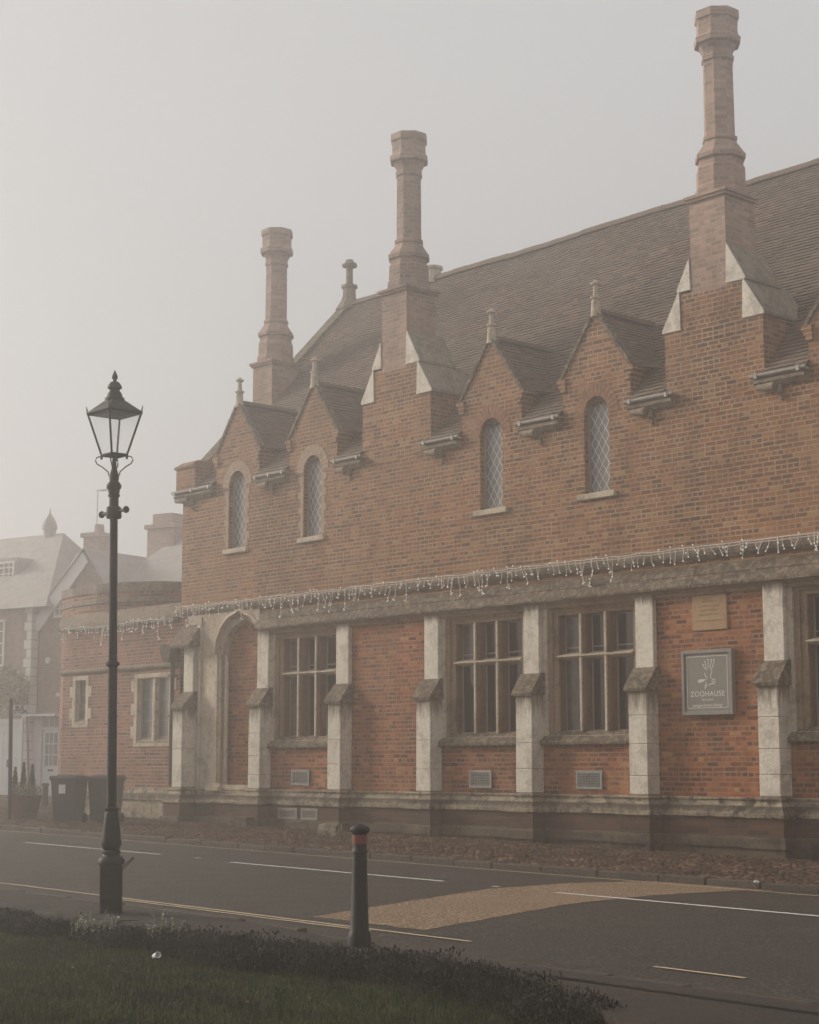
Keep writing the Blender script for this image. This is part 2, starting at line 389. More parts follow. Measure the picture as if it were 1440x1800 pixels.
# ------------------------------------------------------------------ street
def slab(name, mat, pts, dz=0.0, side=0.0):
    mb = MB(); top = [(x, y, gz(x) + dz) for x, y in pts]; mb.face(top)
    if side:
        n = len(top)
        for i in range(n):
            a, b = top[i], top[(i + 1) % n]
            mb.face([(a[0], a[1], a[2] - side), (b[0], b[1], b[2] - side), b, a])
    return mb.build(name, mat)
struct(slab('ground', M['soil'], [(-110, -40), (44, -40), (44, 80), (-110, 80)], -.9))
KF, KN = -4.62, -12.22      # far and near kerb lines
struct(slab('road', M['asphalt'], [(-60, KN), (30, KN), (30, KF), (-60, KF)], -.10))
top = [(550, 1612), (600, 1604), (700, 1588), (860, 1563), (1000, 1553), (1150, 1549), (1300, 1553), (1440, 1562)]
bot = [(1440, 1567), (1300, 1566), (1150, 1574), (1000, 1590), (860, 1615), (745, 1636)]
pts = []
for q in top + bot:
    g = on_ground(*q, z0=-.1); pts.append((g.x, max(g.y, KN + .02)))
pts = pts[:8] + [(5.5, -4.95), (5.5, -5.1)] + pts[8:]
rag = []
for i in range(len(pts)):
    a_, b_ = Vector(pts[i]), Vector(pts[(i + 1) % len(pts)]); n_ = max(1, int((b_ - a_).length / .06))
    for k in range(n_):
        p_ = a_.lerp(b_, k / n_); rag.append((p_.x + R.gauss(0, .012), p_.y + R.gauss(0, .012)))
mb = MB()
vv = [Vector((x, y, 0)) for x, y in rag]
for t in tessellate_polygon([vv]):
    q = [vv[i] for i in t]
    if (q[1] - q[0]).cross(q[2] - q[0]).z < 0: q.reverse()
    mb.face([(v.x, v.y, gz(v.x) - .096) for v in q])
struct(mb.build('buff_surface', M['buff']))
def stripe(name, mat, x0, x1, y, wd, dz=-.092, wob=0.0):
    mb = MB(); n = max(1, int((x1 - x0) / .25)); prev = None
    for i in range(n + 1):
        x = x0 + (x1 - x0) * i / n; o = R.uniform(-wob, wob)
        cur = [(x, y - wd / 2 + o, gz(x) + dz), (x, y + wd / 2 + o + R.uniform(-wob, wob) * .5, gz(x) + dz)]
        if prev: mb.face([prev[0], cur[0], cur[1], prev[1]])
        prev = cur
    return struct(mb.build(name, mat))
def gx(px, py): return on_ground(px, py, -.1).x
def gy(px, py): return on_ground(px, py, -.1).y
yc = gy(600, 1534)
stripe('centre_line', M['white_line'], gx(35, 1482), gx(278, 1503), gy(160, 1492), .09)
stripe('centre_line', M['white_line'], gx(418, 1516), gx(780, 1550), yc, .09)
stripe('centre_line', M['white_line'], gx(975, 1570), 12, gy(1200, 1590), .09)
stripe('centre_line', M['white_line'], gx(340, 1509), gx(351, 1509.5), gy(345, 1509), .09)
stripe('centre_line', M['white_line'], gx(863, 1559), gx(874, 1560), gy(868, 1559), .09)
stripe('yellow_line', M['yellow'], -40, 14, KF - .24, .055, wob=.012)
yn = gy(400, 1603)
stripe('yellow_line', M['yellow'], -30, gx(822, 1657), yn, .055, wob=.008)
stripe('yellow_line', M['yellow'], gx(180, 1580), gx(600, 1642), yn - .12, .05, wob=.012)
stripe('yellow_line', M['yellow'], gx(1155, 1700), gx(1310, 1721), gy(1232, 1711), .055, wob=.006)
# kerbs
def kerb(name, y0, y1, x0, x1, dz, step=.9):
    mb = MB(); x = x0
    while x < x1:
        l = step * R.uniform(.75, 1.2); h = dz(x + l / 2) + R.uniform(-.008, .008)
        mt = Matrix.Translation((x + l / 2, 0, gz(x + l / 2))) @ Matrix.Rotation(R.uniform(-.008, .008), 4, 'Y')
        mb.box(-l / 2 + .006, l / 2 - .006, y0 + R.uniform(-.012, .012), y1, -.35, h, mt, .012)
        x += l
    return struct(mb.build(name, M['kerb']))
kerb('kerb_far', KF - .02, KF + .12, -45, 14, lambda x: -.01)
kerb('kerb_near', KN - .12, KN, -25, 16, lambda x: -.022 - min(1, max(0, (x - 2.5) / 1.5)) * .06)
# near pavement
mb = MB(); nx = 60
for i in range(nx):
    for (ya, yb) in ((KN - .125, KN - .5), (KN - .5, -13.12)):
        x0 = -25 + 41 * i / nx; x1 = -25 + 41 * (i + 1) / nx
        def hh(x, y):
            drop = min(1, max(0, (x - 2.5) / 1.5)) * .055
            return gz(x) - .022 - drop * (1 if y > KN - .3 else .6)
        mb.face([(x0, yb, hh(x0, yb)), (x1, yb, hh(x1, yb)), (x1, ya, hh(x1, ya)), (x0, ya, hh(x0, ya))])
struct(mb.build('pavement', M['pavement']))
ep = [on_ground(*q, z0=-.05) for q in ((560, 1655), (640, 1668), (760, 1690), (900, 1722), (1000, 1752), (1080, 1788), (1150, 1835), (1250, 1920))]
struct(slab('pavement', M['pavement'], [(p.x, p.y) for p in ep] + [(20, -17.5), (20, -12.9), (ep[0].x, -12.9)], -.052, .12))
# far pavement: bed and cobbles
struct(slab('pavement_far', M['soil'], [(-60, KF + .1), (14, KF + .1), (14, 8), (-60, 8)], -.035))
def cobbles(x0, x1, y0, y1, sx, sy, name):
    mb = MB(); ny = int((y1 - y0) / sy)
    for j in range(ny):
        y = y0 + j * sy; x = x0 + R.uniform(0, sx)
        while x < x1:
            lx = sx * R.uniform(.7, 1.25); hx = lx / 2 * .93; hy = sy / 2 * R.uniform(.85, 1.0); cx_ = x + lx / 2; cy_ = y + sy / 2 + R.uniform(-.012, .012)
            z = gz(cx_) - .035; h = R.uniform(.012, .032); tx, ty = R.uniform(-.08, .08), R.uniform(-.08, .08)
            vs = []
            for rr, zz in ((1, 0), (.86, .7), (.5, 1)):
                for k in range(6):
                    a = 2 * PI * k / 6 + .3; px_, py_ = math.cos(a) * rr * hx * 1.08, math.sin(a) * rr * hy * 1.1
                    vs.append((cx_ + px_, cy_ + py_, z + h * zz + (tx * px_ + ty * py_) * (zz > 0)))
            fs = [(i * 6 + k, i * 6 + (k + 1) % 6, (i + 1) * 6 + (k + 1) % 6, (i + 1) * 6 + k) for i in range(2) for k in range(6)] + [tuple(range(12, 18))]
            mb.mesh(vs, fs); x += lx
    o = mb.build(name, M['cobble'])
    for p_ in o.data.polygons: p_.use_smooth = True
    return struct(o)
cobbles(-24, 4.5, KF + .13, -.2, .115, .085, 'cobbled_pavement')
cobbles(-46, -24, KF + .13, 6, .3, .24, 'cobbled_yard')

# lawn, verge, grass
LZ = -.17
def lawn_h(x, y):
    t = min(1, max(0, (y + 13.8) / .6)); base = gz(x) + LZ
    e = min(1, max(0, (x - 3.3) / .5))
    return base + t * (.12 * e) + .02 * math.sin(x * 1.7) * math.cos(y * 2.1)
mb = MB()
X0, X1, Y0, Y1, NX, NY = -14.0, 24.0, -30.0, -13.12, 110, 70
def lp(i, j): x = X0 + (X1 - X0) * i / NX; y = Y0 + (Y1 - Y0) * j / NY; return (x, y, lawn_h(x, y))
for i in range(NX):
    for j in range(NY): mb.face([lp(i, j), lp(i + 1, j), lp(i + 1, j + 1), lp(i, j + 1)])
lo = mb.build('lawn', M['lawn'], smooth=60); struct(lo)
VP = [(-20, -13.66), (2.2, -13.70)] + [(lambda g: (g.x, g.y - .10))(on_ground(px, py, LZ)) for px, py in ((500, 1706), (575, 1716), (650, 1728), (735, 1742), (820, 1758), (910, 1778), (1000, 1800), (1120, 1830))]
def verge(x): # lawn edge (y) below which grass grows
    for (xa, ya), (xb, yb) in zip(VP, VP[1:]):
        if x <= xb: return ya + (yb - ya) * max(0, (x - xa) / (xb - xa))
    return -30
def verge_old(x):
    return -13.86 - .12 * min(1, max(0, (x - 0) / 4)) - max(0, x - 6.6) * .55 + .06 * math.sin(3 * x)
mb = MB(); n = 0
while n < 135000:
    x = R.uniform(-5, 12.5); y = R.uniform(-18.6, -13.5)
    if y > verge(x) + R.uniform(-.15, .1): continue
    r = Vector((x, y, lawn_h(x, y))) - CAM; cc = ROT.transposed() @ r; u_ = PX + FPX * cc.x / -cc.z; v_ = PY - FPX * cc.y / -cc.z
    if u_ < -60 or u_ > 1500 or v_ > 1850:
        if u_ < -900 or u_ > 2100 or v_ > 2500 or R.random() > .4: continue
    z = lawn_h(x, y) - .005; h = R.uniform(.02, .055) * (1.25 if R.random() < .15 else 1); a = R.uniform(0, 2 * PI); wd = R.uniform(.0018, .0035); ln = R.uniform(.1, .8) * h; b = R.uniform(0, 2 * PI)
    dx, dy = math.cos(a) * wd, math.sin(a) * wd; lx, ly = math.cos(b) * ln, math.sin(b) * ln
    mb.mesh([(x - dx, y - dy, z), (x + dx, y + dy, z), (x + dx * .7 + lx * .35, y + dy * .7 + ly * .35, z + h * .6), (x - dx * .7 + lx * .35, y - dy * .7 + ly * .35, z + h * .6), (x + lx, y + ly, z + h)],
            [(0, 1, 2, 3), (3, 2, 4)]); n += 1
g = mb.build('grass', M['grass']); stuff(g); g['label'] = 'short dark green grass of the lawn'; g['category'] = 'grass'

# ------------------------------------------------------------------ THE HALL
hall = tag(empty('brick_hall', (-8, 0, gz(-8))), 'long red brick hall with tall octagonal chimneys, tiled roof and stone buttresses', 'hall')
XL, XR = -16.7, 3.1
U = 2.585
EAVE, SLP = 7.42, 1.06
RY, RZ = 4.77, 12.58
def roof_z(y): return EAVE + SLP * (y + .1)
DC = [-14.66, -12.06, -6.85, -4.27, .90]           # dormer centres
CHC = [-9.48, -1.72]                               # chimney breasts
def arch_pts(cx, hw, spring, rise, n=8):
    pts = []
    for i in range(n + 1):
        a = PI * i / n; pts.append((cx + hw * math.cos(a), spring + rise * math.sin(a) ** .9 if 0 < i < n else spring))
    return pts
def lancet(cx, hw=.29, z0=5.98, spring=7.32, rise=.33):
    return [(cx - hw, z0), (cx + hw, z0)] + arch_pts(cx, hw, spring, rise, 12)
outer = [(XL, 4.45), (XR, 4.45), (XR, EAVE - .02)]
for c_ in sorted(DC, reverse=True):
    outer += [(c_ + .78, EAVE - .02), (c_ + .78, 8.10), (c_, 9.12), (c_ - .78, 8.10), (c_ - .78, EAVE - .02)]
outer += [(XL, EAVE - .02)]
holes = [lancet(c_) for c_ in DC]
mb = MB().sheet(outer, holes, 0)
for h in holes: mb.reveal(h, 0, .16)
# gable ends and back
mb.face([(XL, 0, 0), (XL, 0, EAVE), (XL, RY, RZ), (XL, 2 * RY, EAVE), (XL, 2 * RY, 0)][::-1])
mb.face([(XR, 0, 0), (XR, 0, EAVE), (XR, RY, RZ), (XR, 2 * RY, EAVE), (XR, 2 * RY, 0)])
mb.face([(XL, 2 * RY, 0), (XR, 2 * RY, 0), (XR, 2 * RY, EAVE), (XL, 2 * RY, EAVE)][::-1])
mb.build('upper_wall', M['brick_up'], hall)

# lower wall
BUT = [(-16.33, -15.97, .42)] + [(-.82 - U * k, -.43 - U * k, .30) for k in range(5, -1, -1)] + [(-.82 + U, -.43 + U, .30)]
WIN = [(-13.37, -11.19), (-8.20, -6.01), (-5.60, -3.42), (-.43, 1.75)]
WZ0, WZ1 = 1.86, 4.08
DOOR = (-15.92, -13.77)
dx0, dx1 = -15.28, -13.62
door_hole = [(dx0, .95), (dx1, .95), (dx1, 3.72), (dx1 - .05, 4.02), (dx1 - .2, 4.28), (dx1 - .45, 4.47), ((dx0 + dx1) / 2, 4.60), (dx0 + .45, 4.47), (dx0 + .2, 4.28), (dx0 + .05, 4.02), (dx0, 3.72)]
mb = MB()
edges = [DOOR[1]] + [v for wv in WIN for v in wv] + [XR]
for i in range(0, len(edges), 2):
    mb.face([(edges[i], 0, .75), (edges[i + 1], 0, .75), (edges[i + 1], 0, 4.3), (edges[i], 0, 4.3)])
for a, b in WIN:
    mb.face([(a, 0, .75), (b, 0, .75), (b, 0, 1.76), (a, 0, 1.76)])
mb.build('lower_wall', M['brick_low'], hall)

# string course and weathering
mb = MB()
sp = [(0, 4.60), (-.05, 4.62), (-.10, 4.67), (-.115, 4.72), (-.10, 4.77), (-.05, 4.80), (0, 4.81)]
mb.prism_x(sp, XL - .06, XR); mb.build('string_course', M['string'], hall)
mb = MB()
x = -13.72
while x < XR:
    l = min(R.uniform(.9, 1.5), XR - x); j = R.uniform(-.006, .006)
    mb.prism_x([(.02, 4.18), (-.17 + j, 4.16), (-.21 + j, 4.16), (-.215 + j, 4.20), (-.115 + j, 4.35), (-.12 + j, 4.372), (-.01, 4.53 + j), (.02, 4.53)], x, x + l - .006); x += l
mb.build('weathering', M['moss'], hall)
MB().prism_x([(.02, 4.05), (-.045, 4.05), (-.06, 4.08), (-.06, 4.10), (-.10, 4.12), (-.13, 4.155), (.02, 4.158)], -13.7, XR).build('weathering_moulding', M['stone_warm'], hall)
# buttresses
for k, (a, b, p_) in enumerate(BUT):
    mb = MB()
    zz = [.80]
    while zz[-1] < 2.2: zz.append(zz[-1] + R.uniform(.34, .58))
    zz = zz[:-1] + [2.60]
    for z0_, z1_ in zip(zz, zz[1:]):
        j_ = R.uniform(-.003, .003); mb.box(a + j_, b + j_, -p_ + R.uniform(-.003, .003), .0, z0_ + .002, z1_ - .002, bev=.009)
    up = .10 if k else .16
    mb.box(a + .003, b - .003, -up, .0, 2.60, 4.157 if k else 3.95, bev=.01)
    bt = mb.build('buttress', M['stone_butt'], hall)
    mb = MB(); e = .05; p2 = p_ + .06
    mb.prism_x([(.0, 2.56), (-p_ - e, 2.55), (-p_ - e - .01, 2.60), (-up - .0, 2.94), (0, 2.95)], a - e, b + e)
    mb.build('buttress_cap', M['moss'], bt)
    if k == 0:
        mb = MB()
        mb.prism_x([(.0, 3.93), (-up - .2, 3.90), (-up - .21, 3.95), (-up - .05, 4.2), (-.0, 4.45), (.0, 4.45)], a - .25, b + .12)
        mb.build('buttress_cap', M['moss'], bt)
# doorway
mb = MB()
mb.sheet([(DOOR[0] - .45, .80), (DOOR[1] + .02, .80), (DOOR[1] + .02, 4.62), (DOOR[0] - .45, 4.62)], [[(x if x < DOOR[1] else DOOR[1] - .002, z) for x, z in door_hole]], -.035)
mb.reveal(door_hole, -.035, .07)
inner = [((x - (dx0 + dx1) / 2) * .93 + (dx0 + dx1) / 2, z if z < 1 else (z - .95) * .955 + .95) for x, z in door_hole]
mb.sheet(door_hole, [inner], .07); mb.reveal(inner, .07, .25)
dsur = mb.build('doorway_surround', M['stone'], hall)
inner2 = [((x - (dx0 + dx1) / 2) * 1.0 + (dx0 + dx1) / 2, z) for x, z in inner]
mb = MB().sheet([(x, z) for x, z in inner2], [], .24); mb.build('blocked_doorway', M['brick_low'], hall)
# hood mould following the arch
mb = MB(); pp = [(x, z) for x, z in door_hole if z >= 3.7]
for (r0, r1, y0, y1) in ((1.0, 1.07, -.10, -.03),):
    cx_, cz_ = (dx0 + dx1) / 2, 3.6
    o_ = [((x - cx_) * r1 + cx_, (z - cz_) * r1 + cz_) for x, z in pp]
    for i in range(len(pp) - 1):
        if pp[i][0] > DOOR[1] + .02: continue
        a, b, c_, d_ = pp[i], pp[i + 1], o_[i + 1], o_[i]
        mb.mesh([(a[0], y0, a[1]), (b[0], y0, b[1]), (c_[0], y0 + .03, c_[1]), (d_[0], y0 + .03, d_[1]), (a[0], y1, a[1]), (b[0], y1, b[1]), (c_[0], y1, c_[1]), (d_[0], y1, d_[1])],
                [(0, 1, 2, 3), (0, 4, 5, 1), (2, 6, 7, 3)])
mb.box(DOOR[0] + .02, DOOR[0] + .12, -.08, -.03, .95, 4.55)
for zz, dd in ((.82, .16), (.90, .10)): mb.box(dx0 - .15, dx0 + .28, -dd, .1, zz, zz + .08, bev=.01)
mb.box(dx0 - .02, dx0 + .08, -.07, -.03, .98, 3.7); mb.tube([(dx0 + .06, .02, 1.0), (dx0 + .06, .02, 3.72)], .05, 8)
mb.tube([(dx0 + .17, .12, 1.0), (dx0 + .17, .12, 3.7)], .045, 8)
mb.build('hood_mould', M['stone'], dsur)
# windows
def window(a, b):
    cx_ = (a + b) / 2; mb = MB()
    # frame: stepped jambs round an opening 1.66 m wide
    ox0, ox1 = a + .31, b - .17; oz0, oz1 = 1.93, 3.93
    steps = [(a, b, WZ0 - .1, WZ1 + .02, 0), (a + .10, b - .03, WZ0, WZ1 - .03, .04), (a + .20, b - .10, WZ0 + .03, WZ1 - .08, .08), (ox0, ox1, oz0, oz1, .12)]
    for i in range(3):
        s0, s1 = steps[i], steps[i + 1]
        q = lambda s: [(s[0], s[2]), (s[1], s[2]), (s[1], s[3]), (s[0], s[3])]
        if i == 1: outer_ = mb; mb = MB()
        mb.sheet(q(s0), [q(s1)], s0[4] - .01); mb.reveal(q(s1), s0[4] - .01, s1[4] - .01)
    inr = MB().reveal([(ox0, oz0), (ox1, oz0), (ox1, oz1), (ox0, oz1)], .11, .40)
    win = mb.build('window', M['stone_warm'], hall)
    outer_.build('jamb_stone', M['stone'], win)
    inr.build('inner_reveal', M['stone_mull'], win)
    W_ = ox1 - ox0; mb = MB(); xs = [ox0 + W_ / 3, ox0 + 2 * W_ / 3]
    for mxp in xs:
        nose = MB()
        for z0, z1 in ((oz0, 3.185), (3.255, oz1)): nose.box(mxp - .022, mxp + .022, .0, .034, z0, z1)
        nose.build('mullion_nose', M['stone'], win)
        pr = [(mxp - .02, .035), (mxp + .02, .035), (mxp + .05, .09), (mxp + .05, .27), (mxp - .05, .27), (mxp - .05, .09)]
        n = len(pr)
        for z0, z1 in ((oz0, 3.19), (3.25, oz1)):
            mb.mesh([(x, y, z0) for x, y in pr] + [(x, y, z1) for x, y in pr], [(i, (i + 1) % n, (i + 1) % n + n, i + n) for i in range(n)])
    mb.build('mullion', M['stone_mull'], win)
    MB().prism_x([(.27, 3.17), (.09, 3.17), (.01, 3.205), (.01, 3.225), (.20, 3.27), (.27, 3.27)], ox0 - .0, ox1).build('transom', M['stone'], win)
    mb = MB().prism_x([(.30, 1.94), (.30, 1.80), (-.10, 1.70), (-.115, 1.72), (-.115, 1.76), (.02, 1.88), (.06, 1.935)][::-1], a + .02, b - .0)
    mb.build('sill', M['moss'], win)
    bars = MB(); gl = MB(); edges = [ox0] + xs + [ox1]; ppn = []
    for i in range(3):
        x0 = edges[i] + (.05 if i else 0); x1 = edges[i + 1] - (.05 if i < 2 else 0)
        for z0, z1 in ((1.93, 3.18), (3.26, oz1)):
            f = .03; y0, y1 = .24, .265
            bars.box(x0, x0 + f, y0, y1, z0, z1); bars.box(x1 - f, x1, y0, y1, z0, z1)
            bars.box(x0 + f, x1 - f, y0, y1, z0, z0 + f); bars.box(x0 + f, x1 - f, y0, y1, z1 - f, z1)
            if z0 > 3: bars.box(x0 + f, x1 - f, y0 - .01, y1 - .012, z0 + .1, z0 + .122)
            t = R.uniform(-.009, .009); t2 = R.uniform(-.014, .014)
            pa = MB(); pa.face([(x0 + f, .255 + t, z0 + f), (x1 - f, .255 - t, z0 + f), (x1 - f, .255 - t + t2, z1 - f), (x0 + f, .255 + t + t2, z1 - f)])
            ppn.append((pa, 'curtain' if (i == 0 and R.random() < .75) else 'glass'))
    bars.build('casement_frame', M['casement'], win)
    for pa, k_ in ppn: pa.build('pane', M[k_], win)
    return win
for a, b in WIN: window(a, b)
# vents
def vent(x0, x1, z0, z1, y, parent, mat, slat=True):
    mb = MB(); mb.box(x0, x1, y - .012, y + .01, z0, z1)
    v = mb.build('vent', M['grille_dark'], parent)
    mb = MB(); f = .03
    mb.box(x0 - .01, x0 + f, y - .035, y - .013, z0 - .01, z1 + .01); mb.box(x1 - f, x1 + .01, y - .035, y - .013, z0 - .01, z1 + .01)
    mb.box(x0 + f, x1 - f, y - .035, y - .013, z0 - .01, z0 + f); mb.box(x0 + f, x1 - f, y - .035, y - .013, z1 - f, z1 + .01)
    n = int((z1 - z0 - 2 * f) / .026)
    for i in range(n):
        z = z0 + f + (z1 - z0 - 2 * f) * (i + .5) / n
        mb.box(x0 + f, x1 - f, y - .03, y - .014, z - .006, z + .006)
    nb = 8
    for i in range(1, nb):
        x = x0 + (x1 - x0) * i / nb; mb.box(x - .004, x + .004, y - .034, y - .031, z0 + f, z1 - f)
    mb.build('grille', mat, v)
for a, b in ((-12.63, -12.07), (-7.43, -6.88), (-4.82, -4.25), (.35, .92)): vent(a, b, .97, 1.26, -.002, hall, M['grille'])
# plinth following the buttresses
PB = [(-16.6, -13.72, .02)]
def plan(d):
    pts = [(XL - d, 1.0), (XL - d, -d)] if d < .1 else [(XL - d, 1.0), (XL - d, -d)]
    for a, b, p_ in BUT: pts += [(a - d, -d), (a - d, -p_ - d), (b + d, -p_ - d), (b + d, -d)]
    return pts + [(XR, -d)]
def run(name, prof, mat, seg=True):
    mb = MB(); rows = []
    for d, z in prof:
        pl = plan(d); row = []
        for i, (x, y) in enumerate(pl):
            row.append((x, y, z + (gz(x) if z < .1 else 0)))
        rows.append(row)
    for r0, r1 in zip(rows, rows[1:]):
        for i in range(len(r0) - 1):
            a, b, c_, d_ = Vector(r0[i]), Vector(r0[i + 1]), Vector(r1[i + 1]), Vector(r1[i])
            n = max(1, int((b - a).length / .35))
            for k in range(n):
                f0, f1 = k / n, (k + 1) / n
                mb.face([d_.lerp(c_, f0), d_.lerp(c_, f1), a.lerp(b, f1), a.lerp(b, f0)])
    return mb.build(name, mat, hall)
run('plinth_moulding', [(.004, .87), (.03, .872), (.05, .855), (.05, .835), (.03, .815), (.035, .79), (.07, .74), (.13, .66), (.17, .62), (.172, .575), (.12, .55)], M['plinth_top'])
run('plinth_wall', [(.12, .552), (.12, .27)], M['brick_dark'])
run('plinth_footing', [(.12, .285), (.17, .28), (.185, .25), (.19, .12), (.15, .14), (.15, -.3)], M['footing'])
for a, b in ((-12.9, -12.3), (-12.15, -11.65), (-15.2 - 1.9, -16.55)): vent(a, b, .30, .50, -.122, hall, M['casement'])

# chimneys
def wedge(mb, x_in, x_out, z_top, z_bot, d0, d1):
    # stone weathering: vertical inner side at x_in, slanting out to x_out at z_bot
    s_ = 1 if x_out > x_in else -1
    mid = (x_in + (x_out - x_in) * .75, z_bot + (z_top - z_bot) * .12)
    pr = [(x_in, z_bot), (x_out, z_bot), (x_out, z_bot + .05), (x_in + s_ * .02, z_top)]
    if s_ < 0: pr = pr[::-1]
    mb.prism_y(pr, d0, d1)
CPR = .92
CP = [(z_ if z_ < 11.6 else 11.6 + (z_ - 11.6) * .955, r_ if z_ < 11.55 else r_ * CPR) for z_, r_ in [(10.66, .45), (10.80, .44), (10.82, .42), (11.12, .415), (11.17, .385), (11.27, .38), (11.29, .43), (11.36, .435), (11.40, .40), (11.52, .32), (11.60, .295), (11.62, .325), (11.68, .325), (11.70, .285),
      (13.06, .275), (13.08, .305), (13.15, .305), (13.17, .28), (13.24, .29), (13.36, .36), (13.38, .43), (13.48, .44), (13.52, .40), (13.56, .385), (13.80, .385), (13.83, .42), (13.97, .415), (13.97, .30), (13.85, .28)]]
def chimney(x0, x1, y0, y1, zlow):
    mb = MB(); mb.box(x0, x1, y0, y1, zlow, 10.56)
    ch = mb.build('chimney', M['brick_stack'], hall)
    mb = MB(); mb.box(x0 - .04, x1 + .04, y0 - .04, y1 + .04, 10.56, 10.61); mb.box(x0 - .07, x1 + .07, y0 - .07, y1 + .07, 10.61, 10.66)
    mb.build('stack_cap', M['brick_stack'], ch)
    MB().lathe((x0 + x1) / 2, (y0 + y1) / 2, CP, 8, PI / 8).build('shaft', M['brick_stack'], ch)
    return ch
for c_ in CHC:
    ch = chimney(c_ - .42, c_ + .31, -.003, .775, 9.0)
    mb = MB()
    mb.prism_y([(c_ - 1.0, EAVE - .3), (c_ + 1.0, EAVE - .3), (c_ + 1.0, 8.42), (c_ + .62, 8.42), (c_ + .62, 9.06), (c_ - .64, 9.06), (c_ - .64, 8.46), (c_ - 1.0, 8.46)], -.002, .78)
    mb.build('chimney_breast', M['brick_up'], ch)
    for a_, b_, zt_, zb_, dp in ((.62, 1.03, 9.08, 8.42, 1.2), (.31, .68, 9.72, 9.06, .95), (-.64, -1.03, 9.12, 8.46, 1.2), (-.42, -.70, 9.62, 9.10, .95)):
        mb = MB(); wedge(mb, c_ + a_, c_ + b_, zt_, zb_, .0, dp); ws = mb.build('weathering_stone', M['moss_roof'], ch)
        mb = MB(); wedge(mb, c_ + a_ - .004, c_ + b_ * 1.002, zt_ + .004, zb_ - .004, -.025, -.001); mb.build('stone_face', M['stone_butt'], ws)
chimney(-16.70, -15.97, 1.9, 2.66, 8.5)

from mathutils import noise as mno
def sag_at(q): return mno.noise(Vector((q.x * .33, q.y * .4, q.z * .4))) * .045 + mno.noise(Vector((q.x * 1.4, q.y * 1.7, 5))) * .012
# main roof, tile by tile
roof_parts = []
def tiles(mb, p00, p10, p01, p11, gauge=.105, tw=.17, seed=0, lift=.017, sag=0.0):
    """rows from the eave edge p00-p10 up to p01-p11"""
    p00, p10, p01, p11 = map(Vector, (p00, p10, p01, p11))
    h = max((p01 - p00).length, (p11 - p10).length); nr = max(2, int(h / gauge))
    nrm = (p10 - p00).cross(p01 - p00)
    if nrm.length < 1e-6: nrm = (p10 - p00).cross(p11 - p00)
    nrm.normalize(); rr = random.Random(seed)
    for i in range(nr):
        a0, a1 = p00.lerp(p01, i / nr), p10.lerp(p11, i / nr); b0, b1 = p00.lerp(p01, (i + 1) / nr), p10.lerp(p11, (i + 1) / nr)
        ln = (a1 - a0).length; nt_ = max(1, round(ln / tw)); off = (i % 2) * .5 / nt_
        cuts = [0.0] + [min(1, k / nt_ + off) for k in range(1 if not off else 0, nt_) if k / nt_ + off > 0] + [1.0]
        for k in range(len(cuts) - 1):
            f0, f1 = cuts[k], cuts[k + 1]
            if f1 - f0 < 1e-4: continue
            l_ = lift + rr.uniform(-.006, .009); e = nrm * l_; jit = rr.uniform(-.006, .006); dn = (a0 - b0).normalized() * jit
            q0, q1 = a0.lerp(a1, f0) + e + dn, a0.lerp(a1, f1) + e + dn * .8; q2, q3 = b0.lerp(b1, f1), b0.lerp(b1, f0)
            q0, q1, q2, q3 = (q + nrm * sag_at(q) for q in (q0, q1, q2, q3))
            t = (i + seed * 97 + .5, round(k + i * 13.0) + .5)
            mb.face([q0, q1, q2, q3], t); mb.face([q0 - e * 1.4, q1 - e * 1.4, q1, q0], t)
roof = MB()
tiles(roof, (XL + .15, .03, roof_z(.03)), (XR, .03, roof_z(.03)), (XL + .15, RY, RZ), (XR, RY, RZ), seed=1)
for k, (a, b) in enumerate(((XL + .15, -15.44), (-13.88, -12.84), (-11.28, -10.48), (-8.48, -7.63), (-6.07, -5.05), (-3.49, -2.72), (-.72, .12), (1.68, XR))):
    tiles(roof, (a, -.13, roof_z(-.13)), (b, -.13, roof_z(-.13)), (a, .03, roof_z(.03)), (b, .03, roof_z(.03)), gauge=.11, seed=40 + k)
roof.face([(XL, RY, RZ), (XR, RY, RZ), (XR, 2 * RY + .1, EAVE), (XL, 2 * RY + .1, EAVE)], (3, 3))
rf = roof.build('roof', M['tile'], hall)
mb = MB(); x = XL + .2
while x < XR:
    l = .45; z = RZ + .04 + sag_at(Vector((x, RY, RZ))) + R.uniform(-.008, .008)
    mb.prism_x([(RY - .13, z - .09), (RY - .10, z), (RY, z + .06), (RY + .10, z), (RY + .13, z - .09)][::-1], x, x + l - .01); x += l
mb.build('ridge_tile', M['tile'], rf)
MB().lathe(-13.6, RY, [(RZ - .1, .2), (RZ + .22, .2), (RZ + .24, .24), (RZ + .3, .24)], 12).build('ridge_vent', M['stone'], rf)
# gable coping on the left verge with apex finial
mb = MB(); n = 9
for i in range(n):
    ya, yb = -.05 + (RY + .05) * i / n, -.05 + (RY + .05) * (i + 1) / n - .01
    za, zb = roof_z(ya), roof_z(yb)
    for sgn in (1, -1):
        A, B = (ya, za), (yb, zb)
        if sgn < 0: A, B = (2 * RY - ya, za), (2 * RY - yb, zb)
        mb.mesh([(XL - .09, A[0], A[1] - .12), (XL + .28, A[0], A[1] - .12), (XL + .28, B[0], B[1] - .12), (XL - .09, B[0], B[1] - .12),
                 (XL - .09, A[0], A[1] + .15), (XL + .28, A[0], A[1] + .15), (XL + .28, B[0], B[1] + .15), (XL - .09, B[0], B[1] + .15)],
                [(4, 5, 6, 7), (0, 1, 5, 4), (1, 2, 6, 5), (3, 0, 4, 7), (2, 3, 7, 6)])
mb.build('gable_coping', M['moss'], hall)
